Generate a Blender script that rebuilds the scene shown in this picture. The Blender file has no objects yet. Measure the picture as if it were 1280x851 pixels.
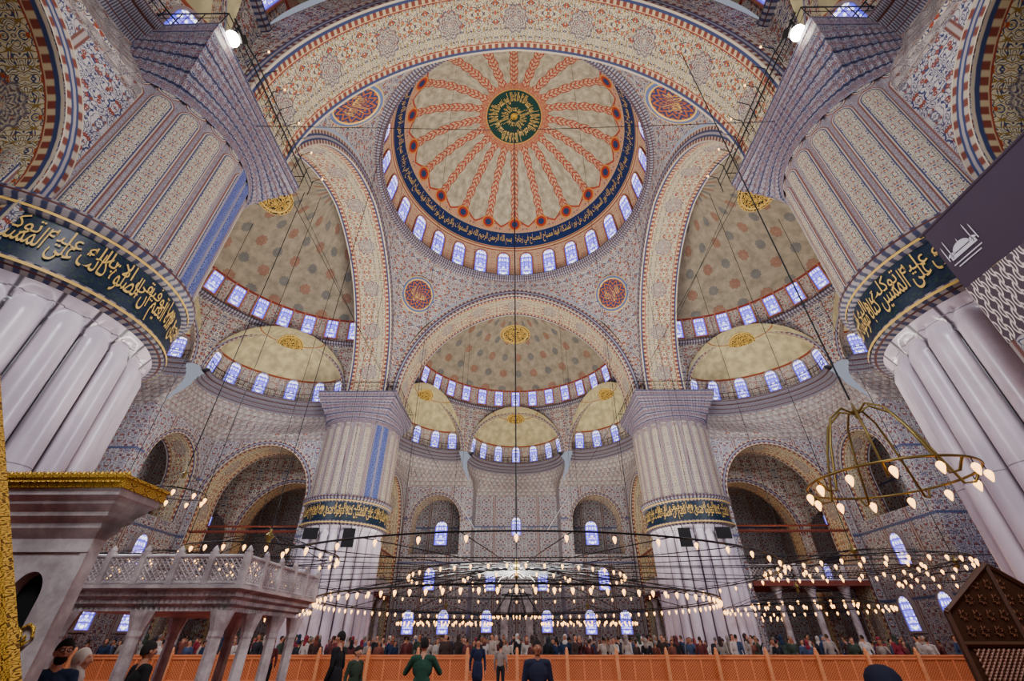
import bpy, math, random
import numpy as np
from mathutils import Vector, Matrix
random.seed(7)
pi=math.pi; cos=math.cos; sin=math.sin; rad=math.radians
CY=24.2
# ------------------------------------------------------------------ node helpers
def lin(h):
    o=[]
    for i in (0,2,4):
        c=int(h[i:i+2],16)/255
        o.append(c/12.92 if c<=.04045 else ((c+.055)/1.055)**2.4)
    return (o[0],o[1],o[2],1)
GAM=1.0
class V:
    def __init__(s,b,k): s.b=b; s.k=k
    def __add__(s,o): return s.b.m('ADD',s,o)
    __radd__=__add__
    def __sub__(s,o): return s.b.m('SUBTRACT',s,o)
    def __rsub__(s,o): return s.b.m('SUBTRACT',o,s)
    def __mul__(s,o): return s.b.m('MULTIPLY',s,o)
    __rmul__=__mul__
    def __truediv__(s,o): return s.b.m('DIVIDE',s,o)
class B:
    def __init__(s,name):
        s.mat=bpy.data.materials.new(name); s.mat.use_nodes=True; s.nt=s.mat.node_tree; s.nt.nodes.clear()
    def n(s,t): return s.nt.nodes.new(t)
    def put(s,k,v):
        if isinstance(v,V): s.nt.links.new(v.k,k)
        else: k.default_value=v
    def m(s,op,a,b=None,c=None):
        nd=s.n('ShaderNodeMath'); nd.operation=op
        s.put(nd.inputs[0],a)
        if b is not None: s.put(nd.inputs[1],b)
        if c is not None: s.put(nd.inputs[2],c)
        return V(s,nd.outputs[0])
    def coord(s,w='UV'):
        t=s.n('ShaderNodeTexCoord'); x=s.n('ShaderNodeSeparateXYZ'); s.nt.links.new(t.outputs[w],x.inputs[0])
        return [V(s,x.outputs[i]) for i in range(3)]
    def vec(s,x,y,z=0.0):
        c=s.n('ShaderNodeCombineXYZ')
        for i,q in enumerate((x,y,z)): s.put(c.inputs[i],q)
        return V(s,c.outputs[0])
    def noise(s,v,scale,detail=1.0,rough=.5):
        t=s.n('ShaderNodeTexNoise'); s.put(t.inputs['Vector'],v); t.inputs['Scale'].default_value=scale
        t.inputs['Detail'].default_value=detail; t.inputs['Roughness'].default_value=rough
        return V(s,t.outputs[0])
    def vor(s,v,scale):
        t=s.n('ShaderNodeTexVoronoi'); s.put(t.inputs['Vector'],v); t.inputs['Scale'].default_value=scale
        return V(s,t.outputs['Distance'])
    def ss(s,x,a,b):
        t=s.n('ShaderNodeMapRange'); t.interpolation_type='SMOOTHSTEP'
        s.put(t.inputs[0],x); t.inputs[1].default_value=a; t.inputs[2].default_value=b
        return V(s,t.outputs[0])
    def below(s,x,a,w=.02): return 1-s.ss(x,a-w,a+w)
    def mix(s,f,a,b):
        t=s.n('ShaderNodeMix'); t.data_type='RGBA'
        s.put(t.inputs[0],f); s.put(t.inputs[6],a); s.put(t.inputs[7],b)
        return V(s,t.outputs[2])
    def out(s,col,rough=.7,metal=0,emit=None,es=0,bump=None,bs=.3,spec=.3):
        p=s.n('ShaderNodeBsdfPrincipled'); o=s.n('ShaderNodeOutputMaterial')
        if GAM!=1.0:
            g=s.n('ShaderNodeGamma'); s.put(g.inputs[0],col); g.inputs[1].default_value=GAM; col=V(s,g.outputs[0])
        s.put(p.inputs['Base Color'],col); s.put(p.inputs['Roughness'],rough); p.inputs['Metallic'].default_value=metal
        p.inputs['Specular IOR Level'].default_value=spec
        if emit is not None:
            s.put(p.inputs['Emission Color'],emit); s.put(p.inputs['Emission Strength'],es)
        if bump is not None:
            bn=s.n('ShaderNodeBump'); bn.inputs['Strength'].default_value=bs; bn.inputs['Distance'].default_value=.05
            s.put(bn.inputs['Height'],bump); s.nt.links.new(bn.outputs[0],p.inputs['Normal'])
        s.nt.links.new(p.outputs[0],o.inputs[0]); return s.mat
def arab(b,u,v,S,bg,l1,fl,seed=0.0,l2=None):
    f=b.m('PINGPONG',u/S,.5); g=b.m('PINGPONG',v/S,.5)
    vc=b.vec(f,g,seed)
    n=b.noise(vc,5.5,1)
    ln=1-b.ss(b.m('ABSOLUTE',b.m('SINE',n*32)),.35,.62)
    c=b.mix(ln,bg,l1)
    d=b.vor(vc,7.5)
    c=b.mix(1-b.ss(d,.24,.34),c,fl)
    c=b.mix(1-b.ss(d,.07,.12),c,bg)
    if l2 is not None:
        n2=b.noise(b.vec(g,f,seed+3),4,0)
        c=b.mix(1-b.ss(b.m('ABSOLUTE',b.m('SINE',n2*18)),.14,.3),c,l2)
    return c
def rosette(b,u,v,S,r,c,cin,cout,stagger=True,petals=8,SV=None,amt=1.0):
    SV=SV or S; c0=c
    row=b.m('FLOOR',v/SV)
    uu=u/S+row*.5 if stagger else u/S
    cx=(b.m('FRACT',uu)-.5)*S; cy=(b.m('FRACT',v/SV)-.5)*SV
    rr=b.m('SQRT',cx*cx+cy*cy); an=b.m('ARCTAN2',cy,cx)
    w=rr/(1+.09*b.m('COSINE',an*petals))
    c=b.mix(b.below(w,r,.03),c,cout)
    c=b.mix(b.below(w,r*.86,.03),c,cin)
    pet=b.m('ABSOLUTE',b.m('SINE',rr*(14/r)+b.m('COSINE',an*petals)*1.3))
    c=b.mix(b.below(w,r*.8,.03)*b.ss(pet,.5,.8),c,cout)
    c=b.mix(b.below(rr,r*.16,.02),c,cin)
    return b.mix(amt,c0,c) if amt<1 else c
def simple(name,col,rough=.7,metal=0,var=.25,scale=3,emit=None,es=0):
    b=B(name); x,y,z=b.coord('Object'); n=b.noise(b.vec(x,y,z),scale,3)
    c=lin(col) if isinstance(col,str) else col
    d=tuple(q*(1-var) for q in c[:3])+(1,); e=tuple(min(1,q*(1+var)) for q in c[:3])+(1,)
    cc=b.mix(n,d,e)
    return b.out(cc,rough,metal,emit=(lin(emit) if emit else None),es=es)
GAM=1.5
b=B('marble_fluted'); x,y,z=b.coord('Object'); u,v,_=b.coord()
n=b.noise(b.vec(x,y,z*.5),.8,4,.5); n2=b.noise(b.vec(x,y,z),.5,5,.7)
c=b.mix(b.ss(n,.25,.75),lin('c9c1ca'),lin('e9e1e6')); c=b.mix(b.ss(n2,.55,.72)*.25,c,lin('b39a96'))
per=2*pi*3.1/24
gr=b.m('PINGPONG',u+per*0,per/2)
c=b.mix(b.below(gr,.045,.03),c,lin('6c646c'))  # shade of the flute grooves painted in as a dark line
c=b.mix(b.below(b.m('PINGPONG',v,1.9),.012,.008),c,lin('98929a'))
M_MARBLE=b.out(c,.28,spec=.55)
b=B('marble_white'); x,y,z=b.coord('Object'); n2=b.noise(b.vec(x,y,z),1.5,6,.7)
M_WMARB=b.out(b.mix(b.ss(n2,.35,.7),lin('aea6a6'),lin('dcd6d4')),.4,spec=.4)
GAM=1.62
b=B('iznik_tile'); u,v,_=b.coord()
c=arab(b,u,v,1.8,lin('c0bcb8'),lin('4c5a82'),lin('9a5e4c'),1.0,lin('787684'))
px=b.m('PINGPONG',u,1.3); pz=b.m('PINGPONG',v+.4,2.2)
c=b.mix(b.below(px,.13,.02),c,lin('8a645c')); c=b.mix(b.below(px,.06,.02),c,lin('b0a8a4'))
c=b.mix(b.below(pz,.08,.02),c,lin('6c7490'))
M_TILE=b.out(c,.45)
b=B('painted_plaster'); u,v,_=b.coord()
c=arab(b,u,v,2.5,lin('c9c1b4'),lin('5a6484'),lin('a8644c'),2.0,lin('8c7e70'))
M_UP=b.out(c,.8)
b=B('pendentive_paint'); u,v,_=b.coord()
c=arab(b,u,v,2.8,lin('c2bab0'),lin('606a88'),lin('a4684f'),5.0,lin('907a70'))
M_PEND=b.out(c,.8)
b=B('arch_soffit_paint'); u,v,_=b.coord()
c=arab(b,u,v*3.5,2.1,lin('d0c7ae'),lin('5c6680'),lin('b8683f'),7.0,lin('a08a50'))
c=rosette(b,u,v*3.5-1.75+2.0,4.0,.72,c,lin('c6beae'),lin('746c80'),False,10,None,.65)
e=b.m('PINGPONG',v,.5)
c=b.mix(b.below(e,.16,.006),c,lin('a2523c')); c=b.mix(b.below(e,.145,.006),c,lin('c8ba9e'))
tt=b.m('PINGPONG',u,.2)
c=b.mix(b.below(e,.135,.006)*b.below(tt,.11,.03),c,lin('966052'))
c=b.mix(b.below(e,.07,.008),c,lin('5a6484')); c=b.mix(b.below(e,.03,.006),c,lin('c8beae'))
M_SOFF=b.out(c,.8)
b=B('arch_face_paint'); u,v,_=b.coord()
tt=b.m('PINGPONG',u,.22)
c=b.mix(b.below(tt,.11,.04),lin('bab2a6'),lin('8e6056'))
c=b.mix(b.below(b.m('ABSOLUTE',v-.5),.2,.03),c,lin('566284'))
c=b.mix(b.below(b.m('ABSOLUTE',v-.5),.08,.03),c,lin('aca6a6'))
c=b.mix(b.below(b.m('PINGPONG',v,.5),.07,.02),c,lin('c8bfae'))
M_FACE=b.out(c,.8)
NS=20
b=B('dome_paint'); u,v,_=b.coord()
a=b.m('ABSOLUTE',b.m('FRACT',u*NS+.5)-.5)
ce=b.m('COSINE',v*(pi/180)); dist=a*(2*pi/NS*11.75)*ce
um=u*73.8; vm=v*.205
mot=b.noise(b.vec(um,vm),1.2,6,.6)
base=b.mix(b.ss(mot,.3,.7),lin('a8a18e'),lin('cbc4ad'))
sp1=b.m('ABSOLUTE',b.m('SINE',vm*6+dist*7))
spk=b.mix(b.ss(sp1,.4,.7),lin('b86850'),lin('d0b498'))
spk=b.mix(b.below(b.m('ABSOLUTE',dist-.12),.02,.015),spk,lin('8c5450'))
wd=.24+.15*b.m('ABSOLUTE',b.m('SINE',vm*2.2))
c=b.mix(b.m('LESS_THAN',dist,wd),base,spk)
c=b.mix(b.below(b.m('ABSOLUTE',dist-wd),.035,.015),c,lin('a4604a'))
fr=arab(b,um,vm,1.8,lin('cdb498'),lin('aa5e44'),lin('4e6084'),4.0)
lim=41-9*b.m('SQRT',b.m('MINIMUM',a*2,1.0))
c=b.mix(b.below(v-lim,0,.2),c,fr); c=b.mix(b.below(b.m('ABSOLUTE',v-lim),.5,.2),c,lin('b05c40'))
dd=b.m('SQRT',dist*dist+(v-33.6)*(v-33.6)*.042)
c=b.mix(b.below(dd,.72,.03),c,lin('cc9a58')); c=b.mix(b.below(dd,.58,.03),c,lin('b0583c')); c=b.mix(b.below(dd,.34,.03),c,lin('46587c'))
dr=arab(b,um,vm,1.5,lin('d2c4aa'),lin('b87050'),lin('ac6044'),6.0)
c=b.mix(b.below(v,20.0,.1),c,dr)
c=b.mix(b.below(b.m('ABSOLUTE',v-18.9),1.1,.1),c,lin('a25a42'))
c=b.mix(b.below(b.m('ABSOLUTE',v-18.9),.5,.1),c,lin('cdb898'))
c=b.mix(b.below(b.m('ABSOLUTE',v-24.5),4.5,.1),c,lin('c4b494'))
c=b.mix(b.below(b.m('ABSOLUTE',v-24.5),4.2,.1),c,lin('2c4a78'))
rim=74.2-1.8*b.m('ABSOLUTE',b.m('SINE',u*(NS*pi)))
c=b.mix(b.ss(v-rim,-.2,.2),c,arab(b,um*.4,vm,.9,lin('c8a488'),lin('a85e48'),lin('b06a50'),2.0)); c=b.mix(b.ss(v,75.6,75.8),c,lin('c9a868')); c=b.mix(b.ss(v,76.2,76.4),c,lin('2c6058'))
M_DOME=b.out(c,.85)
b=B('half_dome_paint'); u,v,_=b.coord()
mot=b.noise(b.vec(u,v),1.1,6,.6)
c=b.mix(b.ss(mot,.3,.7),lin('989080'),lin('b0a694'))
c=rosette(b,u,v,4.6,.55,c,lin('ac8672'),lin('8a5c4c'),True,8,2.3,.6)
c=rosette(b,u+2.3,v,4.6,.5,c,lin('868888'),lin('5a646c'),True,10,2.3,.6)
bb=arab(b,u,v,1.7,lin('c0b6a8'),lin('646a84'),lin('a86850'),1.0)
c=b.mix(b.below(v,3.1,.04),c,bb); c=b.mix(b.below(b.m('ABSOLUTE',v-3.1),.12,.03),c,lin('965040'))
M_HALF=b.out(c,.85)
b=B('exedra_paint'); u,v,_=b.coord()
mot=b.noise(b.vec(u,v),1.2,4)
c=b.mix(b.ss(mot,.3,.7),lin('b2a98c'),lin('ccc29e'))
bb=arab(b,u,v,1.5,lin('c4bcac'),lin('70708a'),lin('a86c4c'),2.0)
c=b.mix(b.below(v,2.5,.04),c,bb); c=b.mix(b.below(b.m('ABSOLUTE',v-2.5),.1,.03),c,lin('9c6040'))
c=b.mix(b.below(b.m('ABSOLUTE',v-6.6),.06,.02),c,lin('a87c50'))
M_EXE=b.out(c,.85)
def pier_mat(name,strip):
    b=B(name); u,v,_=b.coord()
    W=20.42/24
    fu=b.m('ABSOLUTE',b.m('FRACT',u/W)-.5)*W
    pv=b.m('PINGPONG',v+.15,3.05)
    rd=b.m('SQRT',fu*fu+b.m('POWER',b.m('MAXIMUM',.36-pv,0.0),2.0))
    c=arab(b,u,v,.85,lin('c9c1ac'),lin('56628a'),lin('a4604a'),1.5,lin('8a8468'))
    edge=b.ss(rd,.25,.26)
    c=b.mix(edge,c,lin('4a567e')); c=b.mix(b.ss(rd,.285,.295),c,lin('beb6aa')); c=b.mix(b.ss(rd,.32,.33),c,lin('90685e')); c=b.mix(b.ss(rd,.36,.37),c,arab(b,u,v,.35,lin('aca6a4'),lin('667090'),lin('8e6458'),1.0))
    if strip:
        sd=b.m('PINGPONG',u,10.21)
        c=b.mix(b.below(sd,.66,.01),c,lin('a09aa0'))
        c=b.mix(b.below(sd,.60,.01)*b.ss(sd,.07,.09),c,arab(b,u,v,.7,lin('34488c'),lin('a0a8c4'),lin('2c3c74'),2.0))
    return b.out(c,.5)
M_PIER=pier_mat('pier_panel_tile',True); M_PIER2=pier_mat('pier_panel_tile_plain',False)
b=B('muqarnas_stone'); u,v,_=b.coord()
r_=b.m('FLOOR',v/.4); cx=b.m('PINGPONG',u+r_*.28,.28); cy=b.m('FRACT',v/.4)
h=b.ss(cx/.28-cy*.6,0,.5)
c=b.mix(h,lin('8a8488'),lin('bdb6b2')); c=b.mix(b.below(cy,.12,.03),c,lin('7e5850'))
c=b.mix(.55,c,arab(b,u,v,1.6,lin('c4bcb0'),lin('59627e'),lin('945c4a'),4.0))
M_MUQ=b.out(c,.6,bump=h,bs=.3)
b=B('capital_tile'); u,v,_=b.coord()
c=arab(b,u,v,.7,lin('a8a2a4'),lin('4a567c'),lin('8c6054'),2.0,lin('747080'))
r_=b.m('PINGPONG',v,.24)
c=b.mix(b.below(r_,.03,.012),c,lin('3e4668')); c=b.mix(b.below(b.m('ABSOLUTE',r_-.2),.012,.01),c,lin('8a5a50'))
M_CAP=b.out(c,.6)
b=B('cornice_stone'); u,v,_=b.coord()
tt=b.m('PINGPONG',u,.13); r_=b.m('PINGPONG',v,.16)
c=b.mix(b.below(tt,.06,.02),lin('a8a2a2'),lin('5c607a'))
c=b.mix(b.below(r_,.03,.012),c,lin('74483e'))
M_CORN=b.out(c,.6)
b=B('navy_band'); u,v,_=b.coord()
c=arab(b,u,v,.8,lin('1e3854'),lin('2c5066'),lin('3c6048'),1.0)
M_NAVY=b.out(c,.4)
b=B('blue_gold_roundel'); x,y,z=b.coord('Object')
rr=b.m('SQRT',x*x+y*y); an=b.m('ARCTAN2',y,x)
p_=b.m('ABSOLUTE',b.m('SINE',rr*7+b.m('COSINE',an*12)*1.2))
c=b.mix(b.ss(p_,.6,.8),lin('345080'),lin('b07848')); 
M_ROUND=b.out(c,.6)
b=B('gold_script_roundel'); x,y,z=b.coord('Object')
n=b.noise(b.vec(x,y,0.0),2.2,1); s_=b.m('ABSOLUTE',b.m('SINE',n*26))
M_CALL=b.out(b.mix(b.ss(s_,.5,.7),lin('343a30'),lin('ccb060')),.6)
GAM=1.0
M_GOLD=simple('gold_leaf','d9ab34',.35,.55,.15)
M_GOLDP=simple('gold_paint','c4a250',.5,.1,.15)
b=B('stained_glass'); u,v,_=b.coord()
n=b.vor(b.vec(b.m('PINGPONG',u,.5)*7,v*9),1.0)
c=b.mix(b.ss(n,.25,.55),lin('ffffff'),lin('6a62e0'))
c=b.mix(b.below(b.m('PINGPONG',u,.5),.1,.02),c,lin('3c40c8'))
c=b.mix(b.below(b.m('PINGPONG',v*5,.5),.06,.02),c,lin('3c2c80')); c=b.mix(b.below(b.m('PINGPONG',u*3,.5),.06,.02),c,lin('3c2c80'))
M_GLASS=b.out(lin('222233'),.2,emit=c,es=2.9)
M_FRAME=simple('window_frame','7c6c68',.7)
M_FRAMEO=simple('window_frame_orange','8c5440',.7)
M_IRON=simple('black_iron','1c1e20',.5,.6)
M_BRASS=simple('aged_brass','7a6a38',.4,.7)
M_BULB=simple('lit_bulb','ffe0a8',.3,0,.02,emit='ffb458',es=6)
M_FLOOD=simple('floodlight_glass','ffffff',.3,0,.02,emit='fff6e0',es=80)
b=B('carved_orange_wood'); u,v,_=b.coord()
d1=b.m('PINGPONG',u+v,.06); d2=b.m('PINGPONG',u-v+10,.06)
h=b.m('MINIMUM',d1,d2); n=b.noise(b.vec(u*2,v*10),2,3)
c=b.mix(n,lin('c66c3c'),lin('ea945c')); c=b.mix(b.below(h,.012,.008),c,lin('84401f'))
M_OWOODC=b.out(c,.5,bump=h)
M_OWOOD=simple('orange_wood','e08a56',.45)
M_DWOOD=simple('dark_carved_wood','3c2416',.45,0,.4,8)
M_CARPET=simple('red_carpet','7c2c24',.95,0,.3,6)
M_DARK=simple('black_matte','0b0b0d',.8)
M_REDBEAM=simple('red_beam','6e3428',.7)
# ------------------------------------------------------------------ mesh builder
class MB:
    def __init__(s): s.v=[]; s.f=[]; s.M=None
    def av(s,p):
        p=Vector(p)
        if s.M is not None: p=s.M@p
        s.v.append(p); return len(s.v)-1
    def face(s,idx,mat=0,uv=None,sm=False): s.f.append((idx,mat,uv,sm))
    def poly(s,pts,mat=0,uv=None,sm=False): s.face([s.av(p) for p in pts],mat,uv,sm)
    def grid(s,P,U=None,mat=0,sm=True,wrap=False):
        I=[[s.av(p) for p in r] for r in P]
        R=len(P); C=len(P[0])
        for i in range(R-1):
            for j in range(C if wrap else C-1):
                k=(j+1)%C
                uv=None
                if U is not None: uv=[U[i][j],U[i][j+1],U[i+1][j+1],U[i+1][j]]
                s.face([I[i][j],I[i][k],I[i+1][k],I[i+1][j]],mat,uv,sm)
    def box(s,x0,x1,y0,y1,z0,z1,mat=0):
        i=[s.av((x,y,z)) for z in (z0,z1) for y in (y0,y1) for x in (x0,x1)]
        for q in ((0,1,5,4),(1,3,7,5),(3,2,6,7),(2,0,4,6),(4,5,7,6),(2,3,1,0)): s.face([i[k] for k in q],mat)
    def prism(s,poly,y0,y1,mat=0):
        n=len(poly); a=[s.av((p[0],y0,p[1])) for p in poly]; c=[s.av((p[0],y1,p[1])) for p in poly]
        s.face(a,mat); s.face(c[::-1],mat)
        for k in range(n): s.face([a[k],c[k],c[(k+1)%n],a[(k+1)%n]],mat)
    def tube(s,path,r,n=6,mat=0,closed=False,sm=True):
        path=[Vector(p) for p in path]; L=len(path); P=[]
        for i,p in enumerate(path):
            if closed: d=path[(i+1)%L]-path[i-1]
            else: d=path[min(i+1,L-1)]-path[max(i-1,0)]
            d.normalize(); up=Vector((0,0,1)) if abs(d.z)<.9 else Vector((1,0,0))
            a=d.cross(up).normalized(); c=a.cross(d)
            rr=r[i] if isinstance(r,(list,tuple)) else r
            P.append([p+a*rr*cos(2*pi*k/n)+c*rr*sin(2*pi*k/n) for k in range(n)])
        if closed: P.append(P[0])
        s.grid(P,None,mat,sm,True)
        if not closed:
            s.poly(P[0][::-1],mat); s.poly(P[-1],mat)
    def lathe(s,prof,n=24,mat=0,c=(0,0,0),a0=0,a1=2*pi,rf=None,sm=True,uvs=None):
        P=[];U=[];L=0
        for i,(r,z) in enumerate(prof):
            if i: L+=math.hypot(r-prof[i-1][0],z-prof[i-1][1])
            row=[];ur=[]
            for k in range(n+1):
                t=a0+(a1-a0)*k/n
                q=rf(r,z,t) if rf else r
                row.append((c[0]+q*cos(t),c[1]+q*sin(t),c[2]+z))
                ur.append((t*(uvs or max(.3,prof[0][0])),L))
            P.append(row);U.append(ur)
        s.grid(P,U,mat,sm)
    def mesh(s,name,mats):
        me=bpy.data.meshes.new(name)
        me.from_pydata([tuple(p) for p in s.v],[],[f[0] for f in s.f])
        for m in mats: me.materials.append(m)
        uvl=me.uv_layers.new(name='UVMap').data
        k=0
        for f in s.f:
            if f[2] is None:
                p=[s.v[i] for i in f[0]]
                nn=(p[1]-p[0]).cross(p[2]-p[0]); ax,ay,az=abs(nn.x),abs(nn.y),abs(nn.z)
                for q in p:
                    uvl[k].uv=(q.x,q.y) if az>ax and az>ay else ((q.x,q.z) if ay>=ax else (q.y,q.z)); k+=1
            else:
                for t in f[2]: uvl[k].uv=t; k+=1
        me.polygons.foreach_set('material_index',[f[1] for f in s.f])
        me.polygons.foreach_set('use_smooth',[f[3] for f in s.f])
        me.update(); return me
COL=bpy.context.scene.collection
def ob(name,me,parent=None,loc=(0,0,0),rot=(0,0,0),label=None,cat=None,kind=None,group=None):
    o=bpy.data.objects.new(name,me); COL.objects.link(o)
    o.location=loc; o.rotation_euler=rot
    if parent: o.parent=parent
    if label: o['label']=label
    if cat: o['category']=cat
    if kind: o['kind']=kind
    if group: o['group']=group
    return o
def part(name,mb,mats,parent,**k): return ob(name,mb.mesh(name,mats),parent,**k)
# ------------------------------------------------------------------ arabic text
FB={'ا':(0xFE8D,2),'ب':(0xFE8F,4),'ة':(0xFE93,2),'ت':(0xFE95,4),'ج':(0xFE9D,4),'ح':(0xFEA1,4),'خ':(0xFEA5,4),'د':(0xFEA9,2),'ذ':(0xFEAB,2),'ر':(0xFEAD,2),'ز':(0xFEAF,2),'س':(0xFEB1,4),'ش':(0xFEB5,4),'ص':(0xFEB9,4),'ض':(0xFEBD,4),'ط':(0xFEC1,4),'ع':(0xFEC9,4),'غ':(0xFECD,4),'ف':(0xFED1,4),'ق':(0xFED5,4),'ك':(0xFED9,4),'ل':(0xFEDD,4),'م':(0xFEE1,4),'ن':(0xFEE5,4),'ه':(0xFEE9,4),'و':(0xFEED,2),'ى':(0xFEEF,2),'ي':(0xFEF1,4)}
def shape(t):
    out=[]
    for w in t.split(' '):
        i=0;prev=False;r=[]
        while i<len(w):
            ch=w[i]
            if ch=='ل' and i+1<len(w) and w[i+1]=='ا':
                r.append(chr(0xFEFC if prev else 0xFEFB)); prev=False; i+=2; continue
            if ch not in FB: i+=1; continue
            base,n=FB[ch]; nx=i+1<len(w) and n==4
            if n==4: k=3 if (prev and nx) else 2 if nx else 1 if prev else 0
            else: k=1 if prev else 0
            r.append(chr(base+k)); prev=nx; i+=1
        out.append(''.join(reversed(r)))
    return ' '.join(reversed(out))
def text_geo(s,bold=.012):
    cu=bpy.data.curves.new('t','FONT'); cu.body=s; cu.size=1; cu.resolution_u=3; cu.offset=bold
    o=bpy.data.objects.new('t',cu); COL.objects.link(o)
    dg=bpy.context.evaluated_depsgraph_get(); dg.update()
    me=bpy.data.meshes.new_from_object(o.evaluated_get(dg))
    vs=[(v.co.x,v.co.y) for v in me.vertices]; fs=[list(p.vertices) for p in me.polygons]
    bpy.data.objects.remove(o); bpy.data.meshes.remove(me)
    return vs,fs
def text_map(s,fn,mat,name,parent,width,height,reps=1,x00=0,bold=.012):
    vs,fs=text_geo(s,bold); res=[]
    if not vs: return res
    x0=min(v[0] for v in vs);x1=max(v[0] for v in vs);y0=min(v[1] for v in vs);y1=max(v[1] for v in vs)
    w=width/reps
    for r in range(reps):
        mb=MB()
        for vx,vy in vs: mb.av(fn(x00+r*w+(vx-x0)/(x1-x0)*w*.98,(vy-y0)/(y1-y0)*height))
        for f in fs: mb.face(f,0)
        res.append(part(name,mb,[mat],parent))
    return res
T1=shape('لا اله الا الله محمد رسول الله')
T2=shape('بسم الله الرحمن الرحيم الله نور السموات والارض مثل نوره كمشكاة فيها مصباح المصباح في زجاجة')
T3=shape('ان الصلوة كانت على المؤمنين كتابا موقوتا صدق الله العظيم')
T4=shape('وما توفيقي الا بالله عليه توكلت واليه انيب')
# ------------------------------------------------------------------ windows
def win_mesh(name,w,h,fm):
    mb=MB(); hw=w/2; sp=h/2-hw*1.25
    def outl(d):
        p=[(-hw-d,-h/2-d),(hw+d,-h/2-d)]
        for k in range(13):
            t=pi*k/12; p.append(((hw+d)*cos(t),sp+(hw*1.25+d)*sin(t)))
        return p
    o=outl(.12); i=outl(0); n=len(o)
    mb.poly([(x,-.02,z) for x,z in i],1,[(x/w+.5,z/h+.5) for x,z in i])
    for k in range(n):
        j=(k+1)%n
        mb.poly([(o[k][0],-.1,o[k][1]),(o[j][0],-.1,o[j][1]),(i[j][0],-.1,i[j][1]),(i[k][0],-.1,i[k][1])],0)
        mb.poly([(i[k][0],-.1,i[k][1]),(i[j][0],-.1,i[j][1]),(i[j][0],-.02,i[j][1]),(i[k][0],-.02,i[k][1])],0)
        mb.poly([(o[k][0],.15,o[k][1]),(o[j][0],.15,o[j][1]),(o[j][0],-.1,o[j][1]),(o[k][0],-.1,o[k][1])],0)
    return mb.mesh(name,[fm,M_GLASS])
W_DOME=win_mesh('window_dome',1.3,3.0,M_FRAMEO); W_HALF=win_mesh('window_half',1.05,2.4,M_FRAMEO)
W_EXE=win_mesh('window_exedra',1.0,1.9,M_FRAME); W_WALL=win_mesh('window_wall',1.5,2.6,M_FRAME); W_SM=win_mesh('window_wall_small',1.1,2.0,M_FRAME)
def put_win(me,parent,c,ang,r,z,tilt,inset=.12):
    x=c[0]+(r-inset)*cos(ang); y=c[1]+(r-inset)*sin(ang)
    return ob('window',me,parent,(x,y,z),(tilt,0,ang-pi/2))
# ------------------------------------------------------------------ main dome
dome=ob('dome',None,None,(0,CY,0),label='great central cream dome with red radial ribs and window ring',cat='dome')
mb=MB(); P=[];U=[]; R=11.75; Z0=34.7
for i in range(46):
    ph=rad(i*2); P.append([(R*cos(ph)*cos(2*pi*k/144),R*cos(ph)*sin(2*pi*k/144),Z0+R*sin(ph)) for k in range(145)]); U.append([(k/144,i*2) for k in range(145)])
mb.grid(P,U); part('shell',mb,[M_DOME],dome)
mb=MB(); mb.lathe([(12.1,34.2),(11.6,34.2),(11.45,34.35),(11.45,34.55),(11.3,34.6),(11.3,34.8),(11.8,34.8)],96); part('rim_cornice',mb,[M_CORN],dome)
for k in range(28):
    a=2*pi*(k+.5)/28+pi/2; ph=rad(8.2); put_win(W_DOME,dome,(0,0),a,R*cos(ph),Z0+.15+R*sin(ph),ph)
def fdome(x,y):
    a=-x/11.0+pi/2; ph=rad(21.4)+y/R; r=(R-.08)*cos(ph); return (r*cos(a),r*sin(a),Z0+(R-.08)*sin(ph))
text_map(T2,fdome,M_GOLDP,'inscription',dome,2*pi*11.0,1.25,4,bold=0)
def fcen(r0,x,y):
    a=-x/r0; r=r0-.6+y; q=math.sqrt(max(0,R*R-r*r))-.1; return (r*cos(a),r*sin(a),Z0+q)
text_map(T1,lambda x,y:fcen(1.95,x,y),M_GOLDP,'crown_inscription',dome,2*pi*1.95,1.28,4,bold=.012)
text_map(T1,lambda x,y:fcen(.95,x,y),M_GOLDP,'crown_inscription',dome,2*pi*.95,1.0,2,bold=.01)
mb=MB(); mb.lathe([(.36,0),(.3,-.08),(.15,-.12),(0.01,-.2)],24,c=(0,0,46.4)); part('boss',mb,[M_GOLD],dome)
ZC=20.2
def pend(th,t):
    th0=th; s=th if th<=pi/4 else pi/2-th
    lat=11.8*math.tan(s); zb=ZC+13*math.sqrt(max(0,1-(lat/11.8)**2)); rb=11.8/cos(s)
    zr=34.7; z=zb+(zr-zb)*t; Rr=11.75
    r2=rb*rb+(Rr*Rr-rb*rb)*((z-ZC)**2-(zb-ZC)**2)/((zr-ZC)**2-(zb-ZC)**2)
    r=math.sqrt(max(r2,0)); return Vector((r*cos(th0),r*sin(th0),z))
mb=MB();P=[];U=[]
for i in range(17):
    P.append([pend(pi/2*j/48,i/16) for j in range(49)]); U.append([(pi/2*j/48*13.5,P[-1][j].z) for j in range(49)])
mb.grid(P,U); pm=mb.mesh('pendentive',[M_PEND])
def medal_mesh(r):
    mb=MB(); mb.lathe([(0.001,.06),(r*.8,.06)],40,mat=0); mb.lathe([(r*.8,.06),(r*.82,.1),(r*.86,.1)],40,mat=1); mb.lathe([(r*.86,.08),(r*.98,.08)],40,mat=2); mb.lathe([(r*.98,.08),(r,.1),(r*1.03,0)],40,mat=1)
    return mb
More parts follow.
